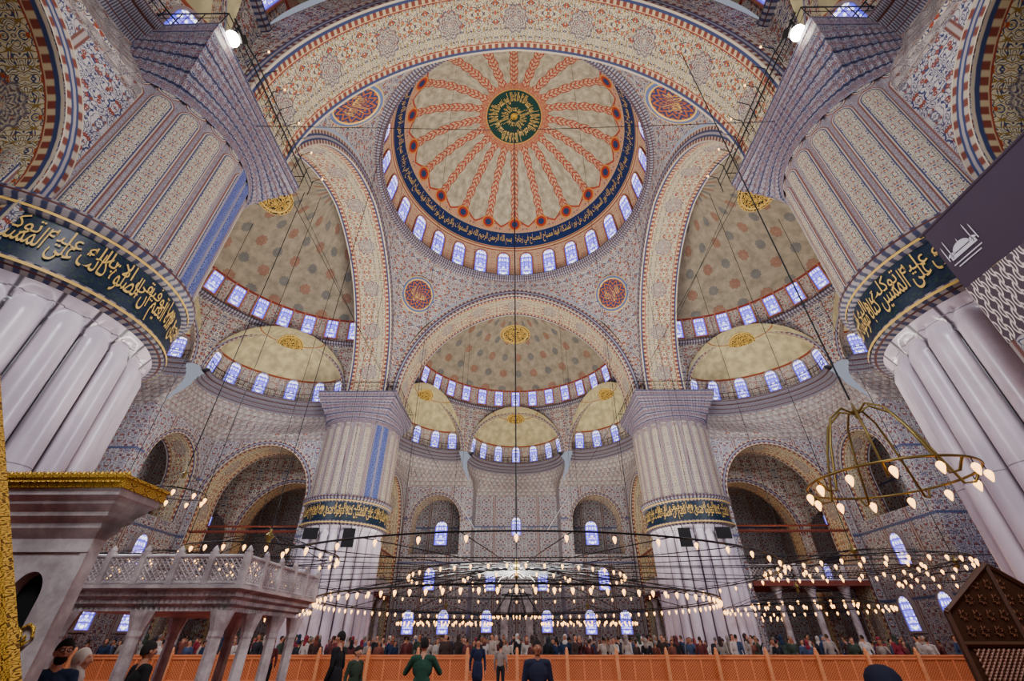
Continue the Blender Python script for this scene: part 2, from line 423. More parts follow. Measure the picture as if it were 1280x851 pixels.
def disc_text(s,r):
    vs,fs=text_geo(s,0)
    x0=min(v[0] for v in vs);x1=max(v[0] for v in vs);y0=min(v[1] for v in vs);y1=max(v[1] for v in vs)
    m=MB()
    for vx,vy in vs:
        p=((vx-x0)/(x1-x0)*2-1)*.88*r; q=((vy-y0)/(y1-y0)*2-1)*.9*r*math.sqrt(max(.1,1-(p/r)**2)); m.av((p,q,.09))
    for f in fs: m.face(f,0)
    return m
mm=medal_mesh(1.85).mesh('medallion_disc',[M_ROUND,M_GOLDP,simple('medal_border','4a5a80',.7)])
words=['الله جل جلاله','محمد رسول الله','ابو بكر الصديق','عمر بن الخطاب']
tms=[disc_text(shape(w),.95).mesh('script',[M_GOLDP]) for w in words]
for k in range(4):
    p=ob('pendentive',pm,None,(0,CY,0),(0,0,k*pi/2),label='curved painted pendentive between two great arches',cat='pendentive',group='pendentives under the dome')
    tt_=.74 if k<2 else .68
    th=pi/4; p0=pend(th,tt_); dz=(pend(th,tt_+.04)-pend(th,tt_-.04)).normalized(); lat=Vector((-sin(th),cos(th),0))
    X=-lat; Y=dz; Zn=X.cross(Y)
    if Zn.dot(Vector((-cos(th),-sin(th),0)))<0: X=-X; Zn=-Zn
    if k>=2:
        q=Matrix.Rotation(rad(-24),3,X); 
        if (q@Zn).z>Zn.z: q=Matrix.Rotation(rad(24),3,X)
        Zn=q@Zn; Y=q@Y
    Mx=Matrix((X,Y,Zn)).transposed().to_4x4(); Mx.translation=p0+Zn*(.25 if k<2 else .8)
    m=ob('medallion',mm,p); m.matrix_local=Mx; m['label']='round blue medallion with gold calligraphy'
    t=ob('script',tms[k],m)
# ------------------------------------------------------------------ great arches
def curve(a,h,n=64): return [(a*cos(pi*i/n),ZC+h*(.94*sin(pi*i/n)+.06*(1-abs(cos(pi*i/n))))) for i in range(n+1)]
ci=curve(10.9,12.1); ce_=curve(11.8,13.0); cb=curve(13.6,14.9)
def lens(c):
    L=[0]
    for i in range(1,len(c)): L.append(L[-1]+math.hypot(c[i][0]-c[i-1][0],c[i][1]-c[i-1][1]))
    return L
L=lens(ci)
mb=MB()
mb.grid([[(p[0],w,p[1]) for p in ci] for w in (11.8,13,14,15.3)],[[(l,t) for l in L] for t in (0,.343,.629,1)],0)
mb.grid([[(p[0],11.8,p[1]) for p in ci],[(p[0],11.78,p[1]) for p in ce_]],[[(l,0) for l in L],[(l,1) for l in L]],1)
mb.grid([[(p[0],15.3,p[1]) for p in ci],[(p[0],15.3,p[1]) for p in ce_]],[[(l,0) for l in L],[(l,1) for l in L]],1)
mb.grid([[(p[0],15.3,p[1]) for p in ce_],[(p[0],15.3,p[1]) for p in cb]],[[(l,0) for l in L],[(l,2) for l in L]],2)
am=mb.mesh('arch',[M_SOFF,M_FACE,M_UP])
for k in range(4): ob('great_arch',am,None,(0,CY,0),(0,0,k*pi/2),label='huge painted arch with red bordered arabesque soffit',cat='arch',group='four great arches')
# ------------------------------------------------------------------ column wise wall builder
def wallcols(mb,fp,s0,s1,z0,z1,ops,mat=0,ds=1.0,nf=None,depth=0,smat=1,sm=False):
    bp=set([s0,s1]); n=max(1,int((s1-s0)/ds))
    for i in range(n+1): bp.add(s0+(s1-s0)*i/n)
    for (sc,hw,zb,zs,ri) in ops:
        for i in range(25): bp.add(sc-hw*cos(pi*i/24))
    bp=sorted(bp)
    def top(o,s): return o[3]+o[4]*math.sqrt(max(0,1-((s-o[0])/o[1])**2))
    for a,c in zip(bp,bp[1:]):
        if c-a<1e-5: continue
        mid=(a+c)/2; o=next((q for q in ops if abs(mid-q[0])<q[1]),None)
        pa=fp(a);pc=fp(c)
        def q(za,zc,zta,ztc):
            mb.poly([(pa[0],pa[1],za),(pc[0],pc[1],zc),(pc[0],pc[1],ztc),(pa[0],pa[1],zta)],mat,[(a,za),(c,zc),(c,ztc),(a,zta)],sm)
        if o is None: q(z0,z0,z1,z1)
        else:
            if o[2]>z0: q(z0,z0,o[2],o[2])
            q(top(o,a),top(o,c),z1,z1)
    if depth:
        for o in ops:
            pr=[(o[0]-o[1],o[2])]+[(o[0]-o[1]*cos(pi*i/24),o[3]+o[4]*sin(pi*i/24)) for i in range(25)]+[(o[0]+o[1],o[2])]
            Lp=lens(pr); A=[];Bq=[]
            for s,z in pr:
                p=fp(s); nn=nf(s); A.append((p[0],p[1],z)); Bq.append((p[0]+nn[0]*depth,p[1]+nn[1]*depth,z))
            mb.grid([A,Bq],[[(l,0) for l in Lp],[(l,1 if depth<3 else depth/3.5) for l in Lp]],smat)
HC=(0,15.3); HR=12.2
mb=MB();P=[];U=[]
for i in range(26):
    ph=pi/2*i/25; P.append([(HR*cos(ph)*cos(pi*k/72),15.3+HR*cos(ph)*sin(pi*k/72),26.2+8.5*sin(ph)) for k in range(73)]); U.append([(pi*k/72*12,ph*10.5) for k in range(73)])
mb.grid(P,U); HM=mb.mesh('shell',[M_HALF])
mb=MB(); fpc=lambda s:(HR*cos(s/HR),15.3+HR*sin(s/HR)); nfc=lambda s:(cos(s/HR),sin(s/HR))
LA=[rad(31),rad(90),rad(149)]
wallcols(mb,fpc,0,pi*HR,20.2,26.25,[(a*HR,rad(26.6)*HR,20.2,20.2,5.55) for a in LA],0,.8,nfc,.6,1,True)
for a in LA:
    P=[];U=[]
    for off in (0,.45):
        row=[];ur=[]
        for i in range(33):
            t=pi*i/32; hw=rad(26.6)*HR+off; s=a*HR-hw*cos(t); z=20.2+(5.55+off)*sin(t)
            row.append(((HR-.05)*cos(s/HR),15.3+(HR-.05)*sin(s/HR),z)); ur.append((t*5.6,off/.45))
        P.append(row);U.append(ur)
    mb.grid(P,U,2)
EW=mb.mesh('exedra_arcade',[M_UP,M_SOFF,M_FACE])
mb=MB(); mb.lathe([(12.25,25.9),(11.95,25.95),(11.8,26.1),(11.8,26.32),(12.2,26.32)],64,c=(0,15.3,0),a1=pi); RC=mb.mesh('window_ledge',[M_CORN])
EX=[]
for li,a in enumerate(LA):
    bdep=4.9 if li==1 else 3.7; cc=Vector((10.85*cos(a),15.3+10.85*sin(a),0)); o_=Vector((cos(a),sin(a),0)); l_=Vector((sin(a),-cos(a),0))
    def ep(al,ph,sc=0,z=None,cc=cc,o_=o_,l_=l_,bdep=bdep):
        p=cc+l_*((5.75-sc)*cos(al)*cos(ph))+o_*((bdep-sc)*sin(al)*cos(ph)); p.z=ZC+5.9*sin(ph) if z is None else z; return p
    mb=MB();P=[];U=[]
    for i in range(15):
        ph=pi/2*i/14; P.append([ep(pi*k/36,ph) for k in range(37)]); U.append([(pi*k/36*5,ph*6.2) for k in range(37)])
    mb.grid(P,U); sh=mb.mesh('shell',[M_EXE])
    mb=MB();P=[];U=[]
    for j,(dl,z) in enumerate([(0,19.0),(.1,19.1),(.1,19.3),(.28,19.38),(.28,19.55),(.48,19.65),(.48,19.85),(.7,19.92),(.7,20.24),(0,20.26)]):
        row=[];ur=[]
        for k in range(91):
            row.append(ep(pi*k/90,0,dl,z)); ur.append((pi*k/90*16,z))
        P.append(row);U.append(ur)
    mb.grid(P,U,0,False); co=mb.mesh('cornice',[M_CORN])
    mb=MB(); mb.tube([ep(pi*k/30,0,.62,21.0) for k in range(31)],.035,4); mb.tube([ep(pi*k/30,0,.62,20.6) for k in range(31)],.022,4)
    for k in range(0,31,1):
        p=ep(pi*k/30,0,.62,21.0); mb.tube([p,(p.x,p.y,20.2)],.022,4)
    ra=mb.mesh('railing',[M_IRON])
    if li==0: poly=[(12.4,16.3),(12.4,26.5),(5.3,26.5)]
    elif li==1: poly=[(5.3,26.5),(4.9,26.5),(4.9,30.8),(-4.9,30.8),(-4.9,26.5),(-5.3,26.5)]
    else: poly=[(-5.3,26.5),(-12.4,26.5),(-12.4,16.3)]
    LP=lens(poly)
    def onp(f):
        s=f*LP[-1]
        for i in range(len(poly)-1):
            if s<=LP[i+1]+1e-9:
                t=(s-LP[i])/(LP[i+1]-LP[i]); return (poly[i][0]+(poly[i+1][0]-poly[i][0])*t,poly[i][1]+(poly[i+1][1]-poly[i][1])*t)
        return poly[-1]
    mb=MB();P=[];U=[]
    for j in range(6):
        t=j/5; row=[];ur=[]
        for k in range(61):
            q=Vector((*onp(k/60),16.2)); e=ep(pi*k/60,0,0,19.0); w=t*t*(3-2*t)
            p=q.lerp(e,w); p.z=16.2+2.8*t; row.append(p); ur.append((k/60*16,p.z))
        P.append(row);U.append(ur)
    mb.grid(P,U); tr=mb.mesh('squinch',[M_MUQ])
    wl=[]
    nw=7 if li==1 else 6
    for k in range(nw):
        al=pi*(k+.7)/(nw+.4); ph=rad(13); p=ep(al,ph,.1); p2=ep(al+.01,ph,.1); d=(p2-p); out=Vector((d.y,-d.x,0)).normalized()
        if out.dot(p-cc)<0: out=-out
        wl.append((p,math.atan2(out.y,out.x)-pi/2,rad(9)))
    EX.append((sh,co,ra,tr,wl,ep(pi/2,rad(60),.12),a))
EM=medal_mesh(1.15).mesh('exedra_medallion',[M_CALL,M_GOLDP,M_CALL])
names=['far','left','near','right']
for k in range(4):
    h=ob('half_dome',None,None,(0,CY,0),(0,0,k*pi/2),label='grey beige half dome with painted rosettes and stained window ring',cat='half dome',group='half domes')
    ob('shell',HM,h); ob('exedra_arcade',EW,h); ob('window_ledge',RC,h)
    for j in range(17):
        a=pi*(j+.5)/17; ph=rad(11); put_win(W_HALF,h,HC,a,HR*cos(ph),26.3+8.5*sin(ph),ph)
    m=ob('medallion',EM,h,(0,15.3+12.0*cos(rad(62)),26.2+8.35*sin(rad(62))),(rad(157),0,0)); m.scale=(1.6,1.2,1)
    for (sh,co,ra,tr,wl,mp,a) in EX:
        e=ob('exedra',None,None,(0,CY,0),(0,0,k*pi/2),label='small scalloped niche vault with stained windows above a walkway',cat='exedra',group='exedrae below the half domes')
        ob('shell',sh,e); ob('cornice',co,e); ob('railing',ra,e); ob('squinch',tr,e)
        for p,rz,ti in wl: ob('window',W_EXE,e,p,(ti,0,rz))
        ob('medallion',EM,e,mp,(rad(152),0,a-pi/2))
# ------------------------------------------------------------------ lower walls
def mkwall(deep,inner):
    m=MB()
    for sg in (1,-1):
        fp=lambda s,sg=sg:(sg*12.4,16.3+s)
        wallcols(m,fp,0,10.2,0,16.2,[(5.3,4.35,0,11.2,4.6)],0,1.0,lambda s,sg=sg:(sg,0),7.0 if deep else 2.4,1)
        P=[];U=[]
        for o2 in (0,.5):
            P.append([(sg*12.36,16.3+5.3-(4.35+o2)*cos(pi*i/30),11.2+(4.6+o2)*sin(pi*i/30)) for i in range(31)]); U.append([(pi*i/30*4.5,o2*2) for i in range(31)])
        m.grid(P,U,2)
        fp=lambda s,sg=sg:(sg*(12.4-s),26.5)
        wallcols(m,fp,0,7.5,0,16.2,[(3.6,2.65,9.2,12.4,2.9)],0,1.0,lambda s:(0,1),2.4,1)
        P=[];U=[]
        for o2 in (0,.4):
            P.append([(sg*(12.4-3.6+(2.65+o2)*cos(pi*i/30)),26.46,12.4+(2.9+o2)*sin(pi*i/30)) for i in range(31)]); U.append([(pi*i/30*3,o2*2.5) for i in range(31)])
        m.grid(P,U,2)
        m.poly([(sg*4.9,26.5,0),(sg*4.9,30.8,0),(sg*4.9,30.8,16.2),(sg*4.9,26.5,16.2)],0)
        if inner:
            fp=lambda s,sg=sg:(sg*18.2,15+s)
            wallcols(m,fp,0,16.5,0,16.6,[(6.2,4.3,0,9.6,4.6),(13.6,2.2,0,9.0,2.6)],3,1.0,lambda s,sg=sg:(sg,0),1.6,1)
            P=[];U=[]
            for o2 in (0,.5):
                P.append([(sg*18.16,21.2-(4.3+o2)*cos(pi*i/30),9.6+(4.6+o2)*sin(pi*i/30)) for i in range(31)]); U.append([(pi*i/30*4.5,o2*2) for i in range(31)])
            m.grid(P,U,2)
    m.poly([(-4.9,30.8,0),(4.9,30.8,0),(4.9,30.8,16.2),(-4.9,30.8,16.2)],0)
    m.poly([(-31.5,31.5,0),(31.5,31.5,0),(31.5,31.5,17),(-31.5,31.5,17)],0)
    return m.mesh('wall',[M_TILE,M_SOFF,M_FACE,M_UP])
WM=[mkwall(False,False),mkwall(False,True),mkwall(True,False)]
for k in range(4): ob('wall_'+names[k],WM[(0,1,2,1)[k]],None,(0,CY,0),(0,0,k*pi/2),label='lower wall covered in blue and red patterned tiles with arches',cat='wall',kind='structure')
mb=MB()
for sx in (1,-1):
    for sy in (1,-1): mb.box(min(sx*12.5,sx*31.5),max(sx*12.5,sx*31.5),min(sy*12.5,sy*31.5),max(sy*12.5,sy*31.5),16.6,16.9)
for k in range(4):
    c_,s_=round(cos(k*pi/2)),round(sin(k*pi/2))
    for a0,a1 in ((-12.5,-4.9),(4.9,12.5)):
        pts=[(a0,26.5),(a1,26.5),(a1,31.5),(a0,31.5)]
        mb.poly([(x*c_-y*s_,x*s_+y*c_,16.3) for x,y in pts])
part('ceiling',mb,[M_UP],None,loc=(0,CY,0),label='painted flat ceiling over the corner aisles',cat='ceiling',kind='structure')
mb=MB(); mb.poly([(-32,-8,0),(32,-8,0),(32,56,0),(-32,56,0)]); part('floor',mb,[M_CARPET],None,label='red carpeted prayer hall floor',cat='floor',kind='structure')
wn=0
def wwin(k,me,u,w,z,ang=0):
    global wn; wn+=1
    a=k*pi/2; o=ob('window_%d'%wn,me,None,(u*cos(a)-w*sin(a),CY+u*sin(a)+w*cos(a),z),(0,0,a+ang),label='arched stained glass window with pale frame',cat='window',kind='structure')
for k in (0,1,3):
    for sg in (1,-1):
        wwin(k,W_WALL,sg*8.9,31.35,12.2)
        wwin(k,W_SM,sg*8.9,26.35,6.9); wwin(k,W_SM,sg*7.2,26.35,3.2); wwin(k,W_SM,sg*10.6,26.35,3.2)
        wwin(k,W_SM,sg*2.9,30.65,7.2); wwin(k,W_SM,sg*3.2,30.65,3.4)
        for u in (15,20,25.5): wwin(k,W_SM,sg*u,31.35,7.2); 
        for u in (17,22.5): wwin(k,W_SM,sg*u,31.35,12.2)
    wwin(k,W_SM,0,30.65,12.8)
mih=ob('mihrab',None,None,(0,CY+30.6,0),label='tall carved marble prayer niche with tiled recess',cat='mihrab')
mb=MB(); 
wallcols(mb,lambda s:(s,-.35),-1.7,1.7,0,7.2,[(0,.95,0,4.0,1.6)],0,1,lambda s:(0,1),.5,0)
mb.poly([(-1,.1,0),(1,.1,0),(1,.1,5.7),(-1,.1,5.7)],1)
for s in (-1.7,1.7): mb.poly([(s,-.35,0),(s,.15,0),(s,.15,7.2),(s,-.35,7.2)],0)
mb.prism([(-1.9,7.2),(1.9,7.2),(1.6,7.7),(0,9.2),(-1.6,7.7)],-.45,.1,0); part('surround',mb,[M_WMARB,M_TILE],mih)
def column(mb,x,y,z0,z1,r,mat=0):
    mb.lathe([(r*1.6,z0),(r*1.6,z0+.12),(r*1.25,z0+.2),(r*1.1,z0+.35),(r,z0+.4),(r*.9,z1-.6),(r*1.05,z1-.55),(r*1.1,z1-.45),(r*1.6,z1-.12),(r*1.7,z1-.1),(r*1.7,z1)],16,mat,(x,y,0))
def lattice(mb,P0,X,Z,w,h,n,r,mat=0):
    P0=Vector(P0);X=Vector(X);Z=Vector(Z); st=h/n
    k=-h
    while k<w:
        for s in (1,-1):
            a=max(0,k); c_=min(w,k+h)
            if c_>a:
                za=(a-k); zc=(c_-k)
                if s<0: za=h-za; zc=h-zc
                mb.tube([P0+X*a+Z*za,P0+X*c_+Z*zc],r,4,mat,sm=False)
        k+=st
for k in (0,1,3):
    for sg in (1,-1):
        g=ob('gallery',None,None,(0,CY,0),(0,0,k*pi/2),label='marble gallery balcony with pierced balustrade on columns under an arch',cat='gallery',group='side galleries')
        x0,x1=(12.6,17.6)
        mb=MB(); mb.box(min(sg*x0,sg*x1),max(sg*x0,sg*x1),17.4,26.2,5.0,5.35); part('slab',mb,[M_REDBEAM],g)
        mb=MB(); X=sg*12.75
        mb.box(X-.08,X+.08,17.4,26.2,6.3,6.42); mb.box(X-.08,X+.08,17.4,26.2,5.35,5.45)
        for i in range(6):
            y=17.4+8.8*i/5; mb.box(X-.1,X+.1,y-.1,y+.1,5.35,6.5)
        lattice(mb,(X,17.4,5.45),(0,1,0),(0,0,1),8.8,.85,3,.025)
        part('balustrade',mb,[M_WMARB],g)
        mb=MB(); mb.tube([(X,17.2,8.8),(X,26.4,8.8)],.1,4,sm=False); mb.tube([(X+sg*2,17.2,9.6),(X+sg*2,26.4,9.6)],.08,4,sm=False); part('tie_beam',mb,[M_REDBEAM],g)
        for y in (19.3,21.8,24.3):
            mb=MB(); column(mb,sg*13.2,y,0,5.0,.24); part('column',mb,[M_WMARB],g)
# ------------------------------------------------------------------ great piers
nf=24
mb=MB(); mb.lathe([(3.75,0),(3.75,.3),(3.55,.4),(3.55,.8),(3.35,1.0),(3.2,1.15)],64); PB=mb.mesh('base',[M_WMARB])
mb=MB()
def rfl(r,z,t):
    q=(t*nf/(2*pi))%1; x=2*q-1; sq=math.sqrt(max(0,1-x*x))
    if z<=8.25: return 2.8+.38*sq
    lim=8.2+.62*sq
    if z<lim: return 2.8+.38*sq*math.sqrt(max(.3,(lim-z)/max(.01,lim-8.2)))
    return 2.98+max(0,z-8.5)*.4
zs=[1.1,3,5,7,8.0]+[8.2+.07*i for i in range(12)]
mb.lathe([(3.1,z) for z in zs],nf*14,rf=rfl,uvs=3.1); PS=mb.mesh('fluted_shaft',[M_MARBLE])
mb=MB(); mb.lathe([(3.05,8.94),(3.45,9.06),(3.45,9.24),(3.3,9.28)],72,1); mb.lathe([(3.33,9.26),(3.36,10.62)],72,0)
mb.lathe([(3.3,10.6),(3.5,10.65),(3.5,10.85),(3.62,10.9),(3.62,11.1),(3.3,11.15)],72,1); mb.lathe([(3.51,9.08),(3.51,9.16)],72,2); mb.lathe([(3.53,10.68),(3.53,10.76)],72,2)
PN=mb.mesh('inscription_band',[M_NAVY,M_CORN,M_GOLDP])
def upshaft(m):
    mb=MB(); mb.lathe([(3.25,z) for z in (11.1,13,15,17.4)],240,rf=lambda r,z,t:r+.14*abs(sin(t*12))**.5-.04,uvs=3.25); return mb.mesh('tiled_shaft',[m])
PU=[upshaft(M_PIER),upshaft(M_PIER2)]
mb=MB();P=[];U=[]
tiers=[(0,17.3),(.03,17.4),(.03,17.7),(.2,17.9),(.2,18.1),(.42,18.35),(.42,18.55),(.66,18.85),(.66,19.05),(.88,19.35),(.88,19.55),(1,19.65),(1.02,20.0),(1.06,20.05),(1.06,20.25)]
for j,(t,z) in enumerate(tiers):
    row=[];ur=[]
    for k in range(193):
        th=2*pi*k/192; sq=3.45/max(abs(cos(th)),abs(sin(th))); r=3.35*(1-t)+sq*t
        if 1<j<11: r-=.04*(k%2)
        row.append((r*cos(th),r*sin(th),z)); ur.append((th*3.8,z))
    P.append(row);U.append(ur)
mb.grid(P,U,0,False); mb.poly([P[-1][k] for k in range(192)],0); PC=mb.mesh('muqarnas_capital',[M_CAP])
mb=MB(); q=3.5
for z_,r_ in ((21.1,.035),(20.7,.02)):
    mb.tube([(-q,-q,z_),(q,-q,z_),(q,q,z_),(-q,q,z_)],r_,4,0,True,False)
for i in range(9):
    t=-q+2*q*i/8
    for p_ in ((t,-q),(t,q),(-q,t),(q,t)): mb.tube([(p_[0],p_[1],20.2),(p_[0],p_[1],21.1)],.02,4)
PR=mb.mesh('railing',[M_IRON])
pt=None
for (sx,sy,rz) in ((-1,-1,20),(1,-1,160),(-1,1,-42),(1,1,222)):
    p=ob('pier',None,None,(sx*14.2,CY+sy*14.2,0),label='massive round fluted marble pier with navy and gold inscription band',cat='pillar',group='great piers')
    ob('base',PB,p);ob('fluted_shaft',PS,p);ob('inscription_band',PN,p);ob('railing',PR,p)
    o=ob('tiled_shaft',PU[0 if sx<0 else 1],p);o.rotation_euler[2]=rad(rz);ob('muqarnas_capital',PC,p)
    if pt is None:
        f1=lambda x,y:(3.4*cos(x/3.4),3.4*sin(x/3.4),9.33+y)
        pt=text_map(T3,f1,M_GOLDP,'inscription',p,2*pi*3.4,1.05,3,0,.0)
        f2=lambda x,y:(3.405*cos(x/3.405),3.405*sin(x/3.405),9.8+y)
        pt+=text_map(T4,f2,M_GOLDP,'inscription',p,2*pi*3.405,.76,3,1.3,.0)
    else:
        for q in pt: ob('inscription',q.data,p)
# ------------------------------------------------------------------ chandeliers
mb=MB()
mb.tube([(0,0,0),(0,0,-.16)],.012,5,1)
mb.lathe([(.03,-.14),(.065,-.17),(.085,-.22),(.075,-.28),(.045,-.36),(.015,-.42),(.001,-.43)],10,0); LM=mb.mesh('lamp',[M_BULB,M_IRON])
def chandelier(cx,cy,rings,hubz,top,label,nsp=12,br=.022,lm=.62,susp=0,hs=.5,brass=False):
    ch=ob('chandelier',None,None,(cx,cy,0),label=label,cat='chandelier')
    mt=M_BRASS if brass else M_IRON
    for (R_,z,n) in rings:
        mb=MB(); mb.tube([(R_*cos(2*pi*i/72),R_*sin(2*pi*i/72),z) for i in range(72)],br,6,0,True)
        if not brass: mb.tube([((R_-.3)*cos(2*pi*i/72),(R_-.3)*sin(2*pi*i/72),z+.05) for i in range(72)],br*.6,5,0,True)
        part('ring',mb,[mt],ch)
        for i in range(n):
            a=2*pi*(i+.5)/n; l=ob('lamp',LM,ch,(R_*cos(a),R_*sin(a),z)); l.scale=(lm,)*3
    R0,z0,_=rings[0]
    mb=MB(); s=hs
    mb.lathe([(.02*s,.7*s),(.12*s,.6*s),(.06*s,.45*s),(.3*s,.25*s),(.35*s,.1*s),(.12*s,-.05*s),(.2*s,-.25*s),(.05*s,-.5*s),(.001,-.55*s)],16,c=(0,0,hubz)); part('hub',mb,[M_BRASS],ch)
    sp=None
    for i in range(nsp):
        if sp is None:
            mb=MB()
            if brass: mb.tube([(.03,0,hubz),(.25,0,hubz+.12),(.55,0,hubz-.1),(.75,0,hubz-.6),(1.0,0,z0-.18),(1.15,0,z0-.18),(R0,0,z0)],br,6)
            else: mb.tube([(.1,0,hubz+.1),(R0*.5,0,hubz*.6+z0*.4+.1),(R0,0,z0)],br*.6,5)
            sp=mb.mesh('spoke',[mt])
        ob('spoke',sp,ch,rot=(0,0,2*pi*(i+.5)/nsp))
    mb=MB(); mb.tube([(0,0,hubz+.3),(0,0,top)],.045 if top>40 else .018,5); part('cable',mb,[M_IRON],ch)
    for i in range(susp):
        a=2*pi*(i+.5)/susp; mb=MB(); mb.tube([(R0*cos(a),R0*sin(a),z0),(R0*1.1*cos(a),R0*1.1*sin(a),38.5)],.011,4); part('suspension_wire',mb,[M_IRON],ch)
    return ch
chandelier(0,CY,[(9.0,3.1,98)],4.5,46.2,'vast circular black iron chandelier with ring of glowing lamps',12,susp=14,lm=.66,br=.032)
chandelier(0,CY+.01,[(5.2,4.25,44),(2.6,4.25,18)],4.7,5.2,'iron ring chandelier with glass lamps hung inside larger one',12,.02)
chandelier(0,CY-.01,[(11.6,4.1,54)],4.35,4.6,'wide outer iron hoop carrying widely spaced glass lamps',24,.026,.66)
for sx in (-1,1):
    chandelier(sx*15.0,21.5,[(3.8,4.35,34),(2.2,4.35,16)],4.9,30,'iron ring chandelier with glowing glass lamps beside great pier',12,lm=.66)
    chandelier(sx*17,30.5,[(4.4,3.3,44),(2.8,3.6,22)],4.3,30,'iron ring chandelier with glowing glass lamps in side aisle',12,lm=.68)
    chandelier(sx*5.8,42,[(3.8,3.0,44),(2.2,3.0,20)],4.0,30,'dense ring chandelier of small lamps near the prayer wall',8,lm=.72)
    chandelier(sx*17,40,[(3.2,3.2,28)],4.2,28,'iron ring chandelier with lit lamps behind fluted pier',6,lm=.7)
    chandelier(sx*21.5,24,[(2.6,4.2,22)],4.8,30,'iron ring chandelier with lit lamps in outer aisle',8,lm=.66)
chandelier(-9.2,17.5,[(2.6,4.25,26)],4.8,30,'iron ring chandelier hanging above marble platform',10,lm=.6)
chandelier(6.72,8.0,[(1.28,4.05,13)],5.35,21,'brass chandelier with curved arms and glowing bulbs near pier',7,.022,.68,hs=.25,brass=True)
chandelier(-11.0,14.4,[(.85,5.6,9)],6.2,21,'small brass chandelier with lit bulbs beside fluted pier',6,.014,.6,hs=.25)
chandelier(0,47,[(2.2,3.6,24),(1.4,5.2,0)],6.0,28,'dark iron lantern chandelier hanging before the prayer niche',8,.05)
# ------------------------------------------------------------------ floodlights and cables
for sx in (-1,1):
    f=ob('floodlight',None,None,(sx*10.95,7.2,20.3),label='bright white floodlight on iron bracket above cornice',cat='floodlight',group='cornice floodlights')
    mb=MB(); mb.tube([(0,0,-.05),(0,0,1.6)],.05); mb.tube([(0,-.3,1.5),(0,.3,1.5)],.04); mb.tube([(0,0,1.4),(sx*-.8,.6,.2)],.03); part('bracket',mb,[M_IRON],f)
    mb=MB(); mb.M=Matrix.Translation((sx*-.35,.0,.3))@Matrix.Rotation(rad(-25),4,'X'); mb.box(-.3,.3,-.18,.12,-.22,.22,0); part('housing',mb,[M_IRON],f)
    mb=MB(); mb.M=Matrix.Translation((sx*-.35,-.05,.25))@Matrix.Rotation(rad(-25),4,'X'); mb.lathe([(.001,-.3),(.22,-.29),(.27,-.22)],20,0); part('lens',mb,[M_FLOOD],f)
    r=ob('light_rail',None,None,(sx*10.5,8.0,20.3),label='iron lamp rail with small bulbs along cornice edge',cat='lamp rail',group='cornice lamp rails')
    mb=MB(); mb.tube([(0,0,.9),(0,6,.9)],.03); mb.tube([(0,0,.5),(0,6,.5)],.02)
    for i in range(9): mb.tube([(0,i*.75,0),(0,i*.75,1.1),(-sx*.45,i*.75,1.35)],.022,5)
    part('rail',mb,[M_IRON],r)
    for i in range(0,9,2): l=ob('lamp',LM,r,(-sx*.45,i*.75,1.4)); l.scale=(.5,)*3
for (p,q,rr) in (((-11,9.9,19.4),(11,9.9,19.4),.015),((-11.2,12.8,20.6),(-11.2,35.5,20.6),.015),((11.2,12.8,20.6),(11.2,35.5,20.6),.015),((-11,12,19.6),(-2,24,6.2),.015),((11,12,19.6),(1.5,24,6.2),.015),((-21,26,5.0),(21,26,5.0),.025),((-21,20,4.6),(21,20,4.6),.02),((-22,31,4.9),(22,31,4.9),.03)):
    m=Vector(p).lerp(Vector(q),.5); m.z-=.5 if rr<.02 else .1
    mb=MB(); mb.tube([p,Vector(p).lerp(m,.5),m,m.lerp(Vector(q),.5),q],rr,4); part('cable',mb,[M_IRON],None,label='thin dark steel cable spanning across the hall',cat='cable')
# ------------------------------------------------------------------ wooden barrier
mb=MB(); mb.box(-1.1,1.1,-.03,.03,.18,.98); BPm=mb.mesh('carved_panel',[M_OWOODC])
mb=MB(); mb.box(-1.14,1.14,-.06,.06,.08,.2); mb.box(-1.14,1.14,-.06,.06,.96,1.08); mb.box(-1.14,1.14,-.08,.08,1.08,1.14)
for x in (-.38,.38): mb.box(x-.035,x+.035,-.05,.05,.2,.96)
BF=mb.mesh('rail_frame',[M_OWOOD])
mb=MB(); mb.box(-.07,.07,-.08,.08,0,1.24); mb.lathe([(.06,1.24),(.09,1.28),(.05,1.32),(.07,1.37),(.001,1.44)],10); BQ=mb.mesh('post',[simple('post_wood','e29a66',.45)])
for i in range(-10,10):
    b_=ob('barrier_panel',None,None,((i+.5)*2.3,25,0),label='orange brown carved wooden barrier section standing on carpet',cat='barrier',group='wooden crowd barrier')
    ob('carved_panel',BPm,b_);ob('rail_frame',BF,b_);ob('post',BQ,b_,(-1.14,-.05,0))
# ------------------------------------------------------------------ muezzin platform
mp=ob('muezzin_platform',None,None,label='white marble raised platform with pierced balustrade on slender columns',cat='platform')
x0,x1,y0,y1=-11.0,-6.7,12.0,16.6
mb=MB();P=[]
for j,(d,z) in enumerate([(-.3,2.25),(-.3,2.35),(-.18,2.4),(-.18,2.5),(-.05,2.55),(-.05,2.65),(.1,2.7),(.1,2.78)]):
    row=[]
    pts=[(x0-d,y0-d),(x1+d,y0-d),(x1+d,y1+d),(x0-d,y1+d)]
    for s in range(4):
        a=Vector(pts[s]);c=Vector(pts[(s+1)%4])
        for k in range(60): 
            q=a.lerp(c,k/60); 
            if j<6 and k%2: q=q.lerp(Vector(((x0+x1)/2,(y0+y1)/2)),.015)
            row.append((q.x,q.y,z))
    P.append(row)
mb.grid(P,None,0,False,True); mb.poly(P[-1]); mb.poly(P[0][::-1]); part('deck_cornice',mb,[M_WMARB],mp)
